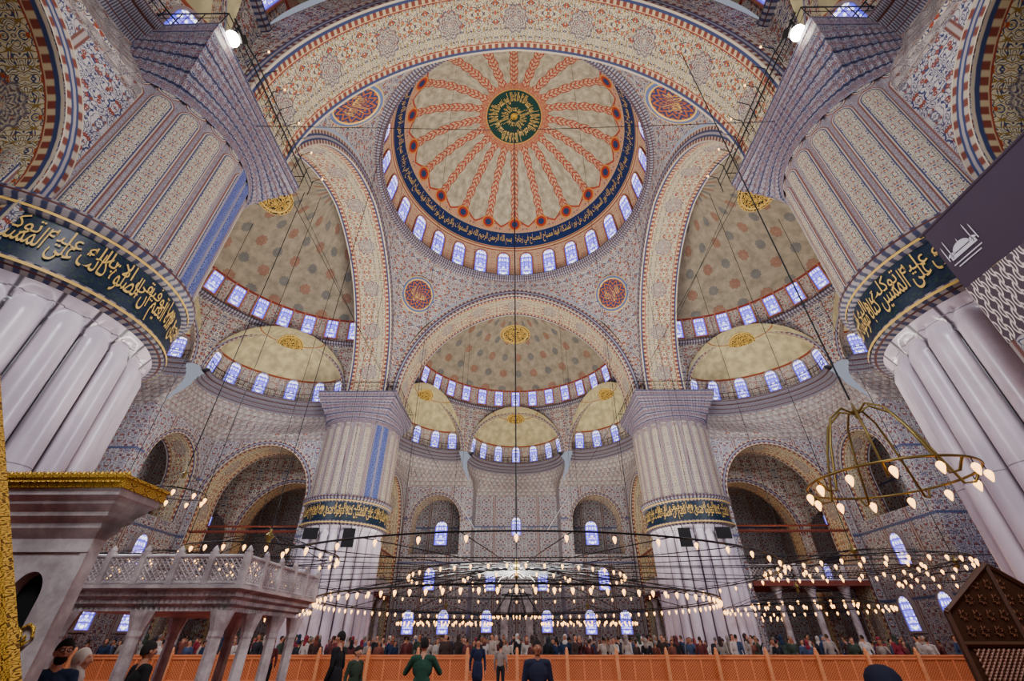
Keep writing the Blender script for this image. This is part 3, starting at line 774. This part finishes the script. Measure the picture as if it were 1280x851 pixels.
for (a,c) in (((x0,y0),(x1,y0)),((x1,y0),(x1,y1)),((x1,y1),(x0,y1)),((x0,y1),(x0,y0))):
    mb=MB(); A=Vector((*a,2.78));C=Vector((*c,2.78)); d=(C-A); w=d.length; d.normalize()
    lattice(mb,A+Vector((0,0,.08)),d,(0,0,1),w,.5,4,.022)
    for zz in (0.04,.62): mb.tube([A+Vector((0,0,zz)),C+Vector((0,0,zz))],.055,4)
    n=5
    for k in range(n):
        q=A+d*w*k/n; mb.box(q.x-.07,q.x+.07,q.y-.07,q.y+.07,2.785,3.5)
        mb.lathe([(.06,3.5),(.08,3.55),(.03,3.62),(.001,3.66)],8,c=(q.x,q.y,0))
    part('balustrade',mb,[M_WMARB],mp)
for (x,y) in ((-10.7,12.2),(-8.9,12.2),(-7.0,12.2),(-7.0,13.6),(-7.0,15.0),(-7.0,16.3),(-10.7,16.3),(-8.9,16.3)):
    mb=MB(); 
    mb.lathe([(.2,0),(.2,.2),(.15,.28),(.14,1.7),(.16,1.75),(.16,1.85),(.25,2.15),(.27,2.25)],8,c=(x,y,0),sm=False); part('column',mb,[M_WMARB],mp)
# ------------------------------------------------------------------ near marble structure
k_=ob('marble_kiosk',None,None,(-4.5,5.0,0),label='tall grey marble structure with gilded cornice and dark arched opening',cat='kiosk')
KD=.15
mb=MB()
wallcols(mb,lambda s:(s,0),-3.2,0,0,2.65,[(-.44,.17,1.74,2.0,.24)],0,1,lambda s:(0,1),.12,0)
mb.poly([(0,0,0),(0,KD,0),(0,KD,2.65),(0,0,2.65)],0); mb.poly([(-3.2,0,0),(-3.2,KD,0),(-3.2,KD,2.65),(-3.2,0,2.65)],0); mb.poly([(-3.2,KD,0),(0,KD,0),(0,KD,2.65),(-3.2,KD,2.65)],0)
mb.poly([(-.72,.115,1.6),(-.12,.115,1.6),(-.12,.115,2.4),(-.72,.115,2.4)],1)
mb.box(-3.2,.012,-.02,0,2.42,2.45); mb.box(-.06,.01,-.012,0,0,2.42)
part('body',mb,[M_WMARB,M_DARK],k_)
mb=MB();P=[]
for j,(d,z) in enumerate([(0,2.55),(.06,2.65),(.06,2.7),(.12,2.76),(.12,2.8),(.18,2.87),(.18,2.9),(.23,2.95),(.23,3.02)]):
    row=[];pts=[(-3.2-d,-d),(d,-d),(d,KD+d),(-3.2-d,KD+d)]
    for s in range(4):
        a=Vector(pts[s]);c=Vector(pts[(s+1)%4])
        for kk in range(60): 
            q=a.lerp(c,kk/60)
            if 0<j<7 and kk%2: q=q.lerp(Vector((-1.6,.08)),.012)
            row.append((q.x,q.y,z))
    P.append(row)
mb.grid(P,None,0,False,True); part('cornice',mb,[M_WMARB],k_)
b=B('gilded_carving'); x,y,z=b.coord('Object')
f=b.m('PINGPONG',x+y*.5,.05); g=b.m('PINGPONG',z,.05); n=b.noise(b.vec(f,g,1.0),30,1); h=b.ss(b.m('ABSOLUTE',b.m('SINE',n*20)),.3,.6)
MG2=b.out(b.mix(h,lin('64440f'),lin('dcb040')),.4,.4,bump=h,bs=.7)
mb=MB(); mb.box(-3.45,.26,-.26,KD+.26,3.02,3.14); mb.box(-3.48,.28,-.28,KD+.28,3.12,3.15)
for i in range(74): mb.lathe([(.022,3.15),(.025,3.17),(.001,3.2)],6,c=(-3.4+i*.05,-.25,0))
for i in range(62): mb.lathe([(.03,0),(.02,.02),(.001,.025)],8,c=(-3.35+i*.058,-.268,3.07))
part('gilded_cornice',mb,[MG2],k_)
mb=MB()
for i in range(5):
    x_=-.6+.1*i; r=.05+.012*i
    mb.tube([(x_+r*(1-q/12)*cos(q*.7),-.02,1.6+.02*i+r*(1-q/12)*sin(q*.7)*1.3) for q in range(11)],.014,5)
    mb.tube([(x_,-.02,1.5),(x_+.03,-.03,1.62),(x_+.09,-.02,1.74-.02*i)],[.012,.022,.003],5)
part('gilded_ornament',mb,[MG2],k_)
st=ob('stair_balustrade',None,None,(-.06,0,0),label='sloping marble stair side edged with gilded carved rail',cat='stair')
mb=MB(); mb.prism([(-5.2,0),(-2.74,0),(-2.74,1.45),(-4.98,4.5),(-5.2,4.6)],3.0,3.04,0); part('side_panel',mb,[M_WMARB],st)
mb=MB(); mb.prism([(-2.74,0),(-2.69,0),(-2.69,1.47),(-4.93,4.53),(-4.98,4.5),(-2.74,1.45)],2.98,3.05,0); part('gilded_rail',mb,[MG2],st)
# ------------------------------------------------------------------ right wooden pulpit
wp=ob('wooden_pulpit',None,None,(6.05,6.6,0),(0,0,rad(0)),label='dark carved wooden preaching seat with lattice panels and sloping side',cat='pulpit')
mb=MB(); mb.prism([(-.6,0),(2.6,0),(2.6,.7),(.28,2.5),(.12,2.47),(-.6,1.95)],-.03,.03); part('side_panel',mb,[M_DWOOD],wp)
mb=MB(); M_LW=simple('lattice_wood','7a4e36',.5)
lattice(mb,(-.5,-.05,1.15),(1,0,0),(0,0,1),1.9,.42,7,.012); lattice(mb,(-.5,-.05,.25),(1,0,0),(0,0,1),2.9,.75,9,.014)
for i in range(9):   # carved star rosettes in the upper field
    for j in range(4):
        x=-.42+.17*i; z=1.75+.17*j
        if z>2.4-max(0,x-.28)*.77-.05 or z>1.98+(x+.6)*.72-.08: continue
        mb.tube([(x+(.06 if q%2 else .03)*cos(pi*q/8),-.045,z+(.06 if q%2 else .03)*sin(pi*q/8)) for q in range(16)],.008,4,0,True)
part('lattice',mb,[M_LW],wp)
mb=MB()
for a,c in (((-.63,0,1.95),(.2,0,2.5)),((.2,0,2.5),(2.6,0,.72)),((-.6,0,1.08),(2.1,0,1.08)),((-.6,0,1.62),(1.35,0,1.62)),((-.6,0,.12),(2.6,0,.12)),((-.6,0,0),(-.6,0,2.0)),((1.0,0,0),(1.0,0,1.85)),((.2,0,1.1),(.2,0,2.5))):
    mb.tube([Vector(a)+Vector((0,-.05,0)),Vector(c)+Vector((0,-.05,0))],.03,4,sm=False)
part('frame',mb,[simple('pulpit_frame','4a2e1e',.5)],wp)
# ------------------------------------------------------------------ banner
bn=ob('hanging_banner',None,None,(10.2,7.6,0),label='dark purple fabric banner with white mosque emblem above lattice cloth',cat='banner')
mb=MB(); mb.poly([(0,0,8.25),(0,-5.5,8.25),(0,-5.5,10.0),(0,0,10.0)]); mb.tube([(0,.1,10.02),(0,-5.6,10.02)],.04,6); part('cloth',mb,[simple('purple_cloth','352a38',.9,0,.08)],bn)
b=B('lattice_cloth'); u,v,_=b.coord()
cu_=b.m('PINGPONG',u,.08); cv=b.m('PINGPONG',v+b.m('FLOOR',u/.16)*.21,.42)
ov=b.m('ABSOLUTE',b.m('SQRT',cu_*cu_*9+(cv-.2)*(cv-.2)*1.3)-.17)
c=b.mix(b.below(ov,.028,.01),lin('463a42'),lin('cfc4bc')); c=b.mix(b.below(cu_,.012,.005),c,lin('b8aca4')); 
mb=MB(); mb.poly([(0.01,0,6.75),(0.01,-5.5,6.75),(0.01,-5.5,8.25),(0.01,0,8.25)]); part('lattice_cloth',mb,[b.out(c,.9)],bn)
mb=MB(); mb.poly([(0.02,0,5.6),(0.02,-5.5,5.6),(0.02,-5.5,6.75),(0.02,0,6.75)]); part('lower_cloth',mb,[M_TILE],bn)
mb=MB(); X=-.02; SC=.9
cx_,cz_=.5,9.05
def fp_(pts): mb.poly([(X,-(cx_+(y-cx_)*SC),cz_+(z-cz_)*SC) for y,z in pts])
fp_([(cx_+.24*cos(pi*i/12),cz_+.2*sin(pi*i/12)) for i in range(13)])
fp_([(cx_-.36,cz_-.14),(cx_+.36,cz_-.14),(cx_+.36,cz_-.03),(cx_-.36,cz_-.03)])
for s in (-.3,.3): fp_([(cx_+s+.1*cos(pi*i/8),cz_-.02+.09*sin(pi*i/8)) for i in range(9)])
for s in (-.42,-.3,.3,.42): 
    hh=.42 if abs(s)<.35 else .3; fp_([(cx_+s-.012,cz_-.1),(cx_+s+.012,cz_-.1),(cx_+s+.01,cz_+hh),(cx_+s,cz_+hh+.1),(cx_+s-.01,cz_+hh)])
fp_([(cx_-.012,cz_+.18),(cx_+.012,cz_+.18),(cx_,cz_+.32)])
for r in range(2): fp_([(cx_-.4+.08*r,cz_-.28-.1*r),(cx_+.4-.08*r,cz_-.28-.1*r),(cx_+.4-.08*r,cz_-.25-.1*r),(cx_-.4+.08*r,cz_-.25-.1*r)])
part('emblem',mb,[simple('white_print','b4b0ba',.8,0,.03)],bn)
mb=MB(); mb.tube([(0.02,.02,10.05),(3.4,2.0,10.05)],.03); part('bracket',mb,[M_IRON],bn)
for sx in (-1,1):
    for (dx,z,w,h) in ((-1.7*sx,8.0,.9,1.3),(1.2*sx,8.3,1.1,.8)):
        s_=ob('display_screen',None,None,(sx*14.2+dx,CY+14.2-3.35,z),label='small black rectangular screen mounted on fluted pier',cat='screen')
        mb=MB(); mb.box(-w/2,w/2,-.08,.0,-h/2,h/2); part('panel',mb,[M_DARK],s_)
        mb=MB(); mb.tube([(0,0,0),(0,.9,0)],.05); part('mount',mb,[M_IRON],s_)
# ------------------------------------------------------------------ people
def sph(mb,c,r,n=12,m=8):
    P=[[ (c[0]+r[0]*sin(pi*i/m)*cos(2*pi*k/n),c[1]+r[1]*sin(pi*i/m)*sin(2*pi*k/n),c[2]-r[2]*cos(pi*i/m)) for k in range(n)] for i in range(1,m)]
    mb.grid(P,None,0,True,True); a=mb.av((c[0],c[1],c[2]-r[2])); z=mb.av((c[0],c[1],c[2]+r[2]))
    N=len(mb.v)-2-len(P)*n
    for k in range(n):
        mb.face([a,N+(k+1)%n,N+k],0,None,True); L_=N+(len(P)-1)*n; mb.face([z,L_+k,L_+(k+1)%n],0,None,True)
def cap(mb,p0,r0,p1,r1,n=10):
    p0=Vector(p0);p1=Vector(p1);d=(p1-p0);d.normalize()
    path=[];rr=[]
    for a in (80,55,28,0): path.append(p0-d*r0*sin(rad(a)));rr.append(r0*cos(rad(a)))
    for a in (0,28,55,80): path.append(p1+d*r1*sin(rad(a)));rr.append(r1*cos(rad(a)))
    mb.tube(path,rr,n)
SK,TP,TR,SH,HR_=0,1,2,3,4
def person_prims(arms=None,detail=True,scarf=False,coat=False,stride=0.0,bulk=1.0):
    P=[]
    C=lambda a,r,c,q,l:P.append(('c',Vector(a),r,Vector(c),q,l)); E=lambda c,r,l:P.append(('e',Vector(c),r,l))
    for s in (1,-1):
        st=stride*s
        C((s*.09,0,.9),.088*bulk,(s*.1,-st*.4-.01,.5),.06,TR); C((s*.1,-st*.4-.01,.5),.06,(s*.1,-st*.5+.03,.1),.042,TR)
        C((s*.1,-st*.5+.05,.05),.045,(s*.12,-st*.5-.15,.035),.035,SH)
    E((0,0,.96),(.165*bulk,.115*bulk,.13),TR if not coat else TP)
    C((0,0,1.02),.12*bulk,(0,-.005,1.28),.125*bulk,TP); E((0,-.01,1.27),(.175*bulk,.115*bulk,.19),TP); E((0,.0,1.06),(.15*bulk,.12*bulk,.14),TP)
    C((-.14,.0,1.42),.062*bulk,(.14,0,1.42),.062*bulk,TP)
    C((0,.01,1.42),.062,(0,-.005,1.53),.052,SK)
    if coat: C((0,0,1.0),.17,(0,0,.72),.19,TP)
    E((0,-.01,1.645),(.077,.097,.112),SK); E((0,-.045,1.575),(.05,.05,.05),SK)
    if detail:
        C((0,-.1,1.665),.011,(0,-.122,1.625),.016,SK); E((0,-.09,1.595),(.026,.018,.009),SK)
        for s in (1,-1): E((s*.079,.0,1.635),(.012,.022,.034),SK); E((s*.034,-.085,1.66+.022),(.024,.018,.008),SK); E((s*.045,-.07,1.625),(.025,.025,.025),SK)
    if scarf:
        E((0,.018,1.66),(.094,.105,.128),HR_); C((0,.02,1.55),.085,(0,.0,1.44),.12,HR_)
    if not arms: arms={}
    for s in (1,-1):
        sh=(s*.185,0,1.415); el,wr,dr=arms.get(s,((s*.245,.03,1.13),(s*.25,-.06,.88),(0,-.25,-1)))
        C(sh,.058*bulk,el,.045*bulk,TP); C(el,.046*bulk,wr,.032,TP)
        d=Vector(dr).normalized(); w=Vector(wr); la=d.cross(Vector((s,.0,0.05)))
        la=la.normalized() if la.length>.1 else Vector((0,1,0))
        nrm=la.cross(d)
        C(w,.028,w+d*.045,.03,SK); 
        if detail:
            C(w+d*.04-la*.018,.02,w+d*.085-la*.02,.018,SK); C(w+d*.04+la*.018,.02,w+d*.085+la*.02,.018,SK)
            for i,(o_,ln) in enumerate(((-.034,.06),(-.012,.075),(.011,.07),(.033,.055))):
                b0=w+d*.095+la*o_; b1=b0+d*ln*.55+la*o_*.1; b2=b1+(d*.7+nrm*.6*(1 if nrm.x*s<0 else -1)).normalized()*ln*.5
                C(b0,.0095,b1,.009,SK); C(b1,.009,b2,.0075,SK)
            t0=w+d*.045-la*.035; C(t0,.012,t0+(d*.6-la*.8).normalized()*.055,.009,SK)
        else: E(w+d*.09,(.03,.035,.04),SK)
    return P
def body_mesh(name,prims,voxel,h):
    mb=MB()
    for p in prims:
        if p[0]=='c': cap(mb,p[1],p[2],p[3],p[4])
        else: sph(mb,p[1],p[2])
    me=mb.mesh(name+'_raw',[]); o=bpy.data.objects.new('tmp',me); COL.objects.link(o)
    md=o.modifiers.new('r','REMESH'); md.mode='VOXEL'; md.voxel_size=voxel; md.use_smooth_shade=True
    s2=o.modifiers.new('s','SMOOTH'); s2.factor=.5; s2.iterations=2
    dg=bpy.context.evaluated_depsgraph_get(); dg.update()
    m2=bpy.data.meshes.new_from_object(o.evaluated_get(dg)); m2.name=name; bpy.data.objects.remove(o)
    n=len(m2.polygons); cs=np.empty(n*3); m2.polygons.foreach_get('center',cs); cs=cs.reshape(-1,3)
    best=np.full(n,1e9); lab=np.zeros(n,int)
    for p in prims:
        if p[0]=='c':
            a=np.array(p[1]);d=np.array(p[3])-a;t=np.clip(((cs-a)@d)/max(1e-9,d@d),0,1); dist=np.linalg.norm(cs-a-t[:,None]*d,axis=1)-(p[2]+(p[4]-p[2])*t); l=p[5]
        else:
            r=np.array(p[2]); dist=(np.linalg.norm((cs-np.array(p[1]))/r,axis=1)-1)*r.min(); l=p[3]
        k=dist<best; best[k]=dist[k]; lab[k]=l
    hd=(lab==SK)&(cs[:,2]>1.58)&(((cs[:,1]>.015)&(cs[:,2]>1.6))|(cs[:,2]>1.705)|((cs[:,1]>-.03)&(cs[:,2]>1.67)))&(np.abs(cs[:,0])<.082)
    lab[hd]=HR_
    m2.materials.clear()
    for i in range(5): m2.materials.append(None)
    m2.polygons.foreach_set('material_index',lab.astype(np.int32)); m2.polygons.foreach_set('use_smooth',np.ones(n,bool)); 
    m2.transform(Matrix.Scale(h/1.75,4)); m2.update(); return m2
MC={}
def cm(col,rough=.85):
    if col not in MC: MC[col]=simple('cloth_'+col,col,rough,0,.2,6)
    return MC[col]
SKM=simple('skin','b98468',.55,0,.06); SKM2=simple('skin_tan','9c6a4e',.55,0,.06)
def dress(o,cols,skin=SKM):
    for i,c in enumerate([skin]+[cm(x) for x in cols]):
        o.material_slots[i].link='OBJECT'; o.material_slots[i].material=c
def hair_mesh(h):
    mb=MB(); P=[]
    for i in range(9):
        ph=pi/2*i/8*1.25 if i else .01
        row=[]
        for k in range(24):
            a=2*pi*k/24; back=.5+.5*sin(a)
            lim=ph*(.62+.5*back)
            row.append((.086*sin(lim)*cos(a),.106*sin(lim)*sin(a),1.65+.122*cos(lim)+.003*((k*7)%3)))
        P.append(row)
    mb.grid(P,None,0,True,True)
    me=mb.mesh('hair',[M_DARK]); me.transform(Matrix.Scale(h/1.75,4)); return me
def person(x,y,rz,h,cols,label,skin=SKM,hair='1a1412',glasses=False,scarf=False,beard=False,hat=None,**kw):
    me=body_mesh('person_body',person_prims(scarf=scarf,**kw),.011,h)
    o=ob('person',me,None,(x,y,0),(0,0,rz),label=label,cat='person'); dress(o,cols,skin)
    s=h/1.75
    if not scarf and not hat:
        hm=hair_mesh(h); q=ob('hair',hm,o); q.material_slots[0].link='OBJECT'; q.material_slots[0].material=cm(hair)
    mb=MB()
    for sx in (1,-1): sph(mb,(sx*.032*s,-.096*s,1.655*s),(.012*s,.008*s,.008*s),10,6)
    part('eyes',mb,[simple('eye','e8e4e0',.3,0,.02)],o)
    mb=MB()
    for sx in (1,-1): sph(mb,(sx*.032*s,-.1025*s,1.655*s),(.006*s,.003*s,.006*s),8,6)
    part('pupils',mb,[M_DARK],o)
    mb=MB(); sph(mb,(0,-.107*s,1.595*s),(.024*s,.005*s,.006*s),8,6); part('lips',mb,[simple('lips','8e4a42',.5)],o)
    if beard:
        mb=MB(); sph(mb,(0,-.045*s,1.568*s),(.062*s,.062*s,.055*s),14,8); part('beard',mb,[cm(hair)],o)
    if glasses:
        mb=MB()
        for sx in (1,-1): mb.tube([((sx*.034+.024*cos(2*pi*i/14))*s,-.118*s,(1.655+.018*sin(2*pi*i/14))*s) for i in range(14)],.003,4,0,True); mb.tube([(sx*.058*s,-.118*s,1.66*s),(sx*.085*s,-.0*s,1.655*s)],.003,4)
        part('glasses',mb,[M_DARK],o)
    if hat:
        mb=MB(); mb.lathe([(.098*s,1.62*s),(.108*s,1.66*s),(.108*s,1.71*s),(.104*s,1.72*s),(.098*s,1.76*s),(.075*s,1.795*s),(.04*s,1.815*s),(.001,1.82*s)],112,rf=lambda r,z,t:r*(1+.03*abs(sin(t*14)))); part('knit_hat',mb,[cm(hat)],o)
    return o
def at(u,Y): return (u-645)/547*(Y*.824)
person(at(670,9.2),9.2,rad(8),1.66,['1c2036','20242c','141414','17120f'],'man in navy t-shirt standing facing forward with arms down',SKM2,bulk=1.08)
person(at(424,12.5),12.5,rad(-100),1.83,['141416','16161a','101010','15110f'],'man in long black coat standing in profile',SKM,coat=True)
person(at(448,12.0),12.0,rad(60),1.55,['2c3a2c','22242a','101010','3a2418'],'young person in dark green jacket standing beside taller man',SKM)
up={1:((.33,-.12,1.2),(.2,-.32,1.38),(-.2,-.3,1)),-1:((-.33,-.12,1.2),(-.2,-.32,1.38),(.2,-.3,1))}
person(at(530,10.2),10.2,rad(185),1.70,['1f4434','20242a','101010','1a1512'],'man in dark green jacket seen from behind raising both arms',SKM,arms=up,bulk=1.12)
person(at(597,18),18,rad(10),1.72,['1b2440','1a1c28','101010','15110f'],'person in dark navy clothing standing upright by barrier',SKM,coat=True)
hold={1:((.24,-.1,1.15),(.06,-.28,1.2),(-1,-.3,.1)),-1:((-.24,-.1,1.15),(-.06,-.28,1.12),(1,-.3,.1))}
person(at(80,5.9),5.9,rad(50),1.66,['1e2c44','20242c','101010','1a1512'],'man with glasses and beard in navy jacket holding pale scarf',SKM,glasses=True,beard=True,arms=hold)
person(at(108,6.5),6.5,rad(110),1.56,['cfc6b8','5a5048','101010','cfc6b8'],'person wrapped in cream patterned scarf bending head',SKM,scarf=True,coat=True)
person(at(186,7.6),7.6,rad(150),1.64,['0e0e10','101012','0c0c0c','120e0c'],'man in black jacket seen from behind with short dark hair',SKM2,bulk=1.1)
person(2.04,3.1,rad(170),1.485,['1a1c26','14161c','101010','101218'],'person wearing ribbed dark navy knit hat seen from behind',SKM,hat='0e1226')
person(at(340,20),20,rad(20),1.7,['5a2a2a','20242c','101010','1a1512'],'person in maroon jacket standing by marble columns',SKM)
person(at(625,20),20,rad(170),1.6,['8a8078','20242c','101010','1a1512'],'person in taupe jacket facing the barrier',SKM)
variants=[]
for i,(kw) in enumerate([dict(),dict(bulk=1.15),dict(scarf=True,coat=True),dict(coat=True),dict(arms={1:((.27,-.08,1.2),(.1,-.28,1.45),(-.2,-.2,1))}),dict(scarf=True)]):
    variants.append((body_mesh('person_body',person_prims(detail=False,**kw),.026,1.75),kw))
tops=['22242c','3a2c28','5a2a2a','1c2c48','8a8078','2e3a30','b8b0a8','6a3a30','14161c','3c4a66','a09488','7a2030']
cn={'22242c':'charcoal','3a2c28':'brown','5a2a2a':'maroon','1c2c48':'navy','8a8078':'taupe','2e3a30':'dark green','b8b0a8':'pale grey','6a3a30':'rust','14161c':'black','3c4a66':'blue','a09488':'beige','7a2030':'red'}
hairs=['17120f','2a1c14','3c2a1c','0e0c0c','6a6460']
n=0; placed=[]; tries=0
while n<285 and tries<30000:
    tries+=1
    Y=25.6+6.0*random.random()**1.8; X=random.uniform(-21,21)
    if any((X-a)**2+(Y-c)**2<.2 for a,c in placed): continue
    if min((X-14.2)**2+(Y-38.4)**2,(X+14.2)**2+(Y-38.4)**2)<18: continue
    placed.append((X,Y)); me,kw=random.choice(variants); t=random.choice(tops)
    lb=('person in %s '%cn[t])+('clothing and headscarf' if kw.get('scarf') else 'coat' if kw.get('coat') else 'jacket holding up a phone' if kw.get('arms') else 'top')+' standing behind barrier'
    o=ob('person',me,None,(X,Y,0),(0,0,random.choice([rad(random.uniform(-60,60)),rad(random.uniform(120,240))])),label=lb,cat='person',group='crowd of visitors behind the barrier')
    s=random.uniform(.95,1.12); o.scale=(s,s,s)
    dress(o,[t,random.choice(['1c1e26','2a2c34','3a3430']),'101010',random.choice(tops if kw.get('scarf') else hairs)],random.choice([SKM,SKM2])); n+=1
# ------------------------------------------------------------------ lights
def area(name,loc,rot,size,power,col,sy=None,tgt=None):
    l=bpy.data.lights.new(name,'AREA'); l.energy=power; l.size=size; l.color=col
    if sy: l.shape='RECTANGLE'; l.size_y=sy
    o=bpy.data.objects.new(name,l); o.location=loc; o.rotation_euler=rot; COL.objects.link(o)
    if tgt: o.rotation_euler=(Vector(tgt)-Vector(loc)).to_track_quat('-Z','Y').to_euler()
area('up_fill_center',(0,CY,4.4),(pi,0,0),8,15000,(1,.94,.86))  # added fill panel aimed up at the dome, not a fixture of the hall
area('up_fill_far',(0,CY+18,5),(pi,0,0),7,2600,(1,.92,.82),5)  # added upward fill for the far half dome
area('up_fill_left',(-20,CY,7),(pi,0,0),5,1300,(1,.95,.97),7)  # added upward fill for the left side, no fixture here
area('up_fill_right',(20,CY,7),(pi,0,0),5,1300,(1,.95,.97),7)  # added upward fill for the right side, no fixture here
area('forward_fill',(0,-5.5,15),(0,0,0),5,1200,(.9,.92,1),3,tgt=(0,38,6))
area('left_cross_fill',(-23,17.5,18),(0,0,0),3,3600,(.86,.86,1),tgt=(14,38,6))  # added cross fill, unseen behind the near left pier, not a window
area('right_cross_fill',(23,17.5,18),(0,0,0),3,3600,(.86,.86,1),tgt=(-14,38,6))  # same added cross fill, unseen behind the near right pier
area('near_up_fill',(0,-3.6,1.2),(pi,0,0),4,1500,(1,.96,.97),3)  # added upward fill, unseen behind the camera
for sx in (-1,1): area('near_pier_fill',(sx*2,-6,20),(0,0,0),2.5,2600,(.95,.93,1),tgt=(sx*14,10,5))  # added fill from behind the camera onto the near piers
for sx in (-1,1):
    for (x,y) in ((21.5,39.5),(17,45)):
        l=bpy.data.lights.new('gallery_lamp_glow','POINT'); l.energy=320; l.color=(1,.68,.36); l.shadow_soft_size=.1
        o=bpy.data.objects.new('gallery_lamp_glow',l); o.location=(sx*x,y,7.5); COL.objects.link(o)
w=bpy.data.worlds.new('world'); bpy.context.scene.world=w; w.use_nodes=True
w.node_tree.nodes['Background'].inputs[0].default_value=(.6,.65,.8,1); w.node_tree.nodes['Background'].inputs[1].default_value=.5
cam=bpy.data.cameras.new('camera'); cam.lens=547/1280*36; cam.sensor_width=36; cam.clip_end=300; cam.clip_start=.05
co=bpy.data.objects.new('camera',cam); COL.objects.link(co); co.location=(0,0,1.65); co.rotation_euler=(rad(90+34.5),0,.0091)
bpy.context.scene.camera=co
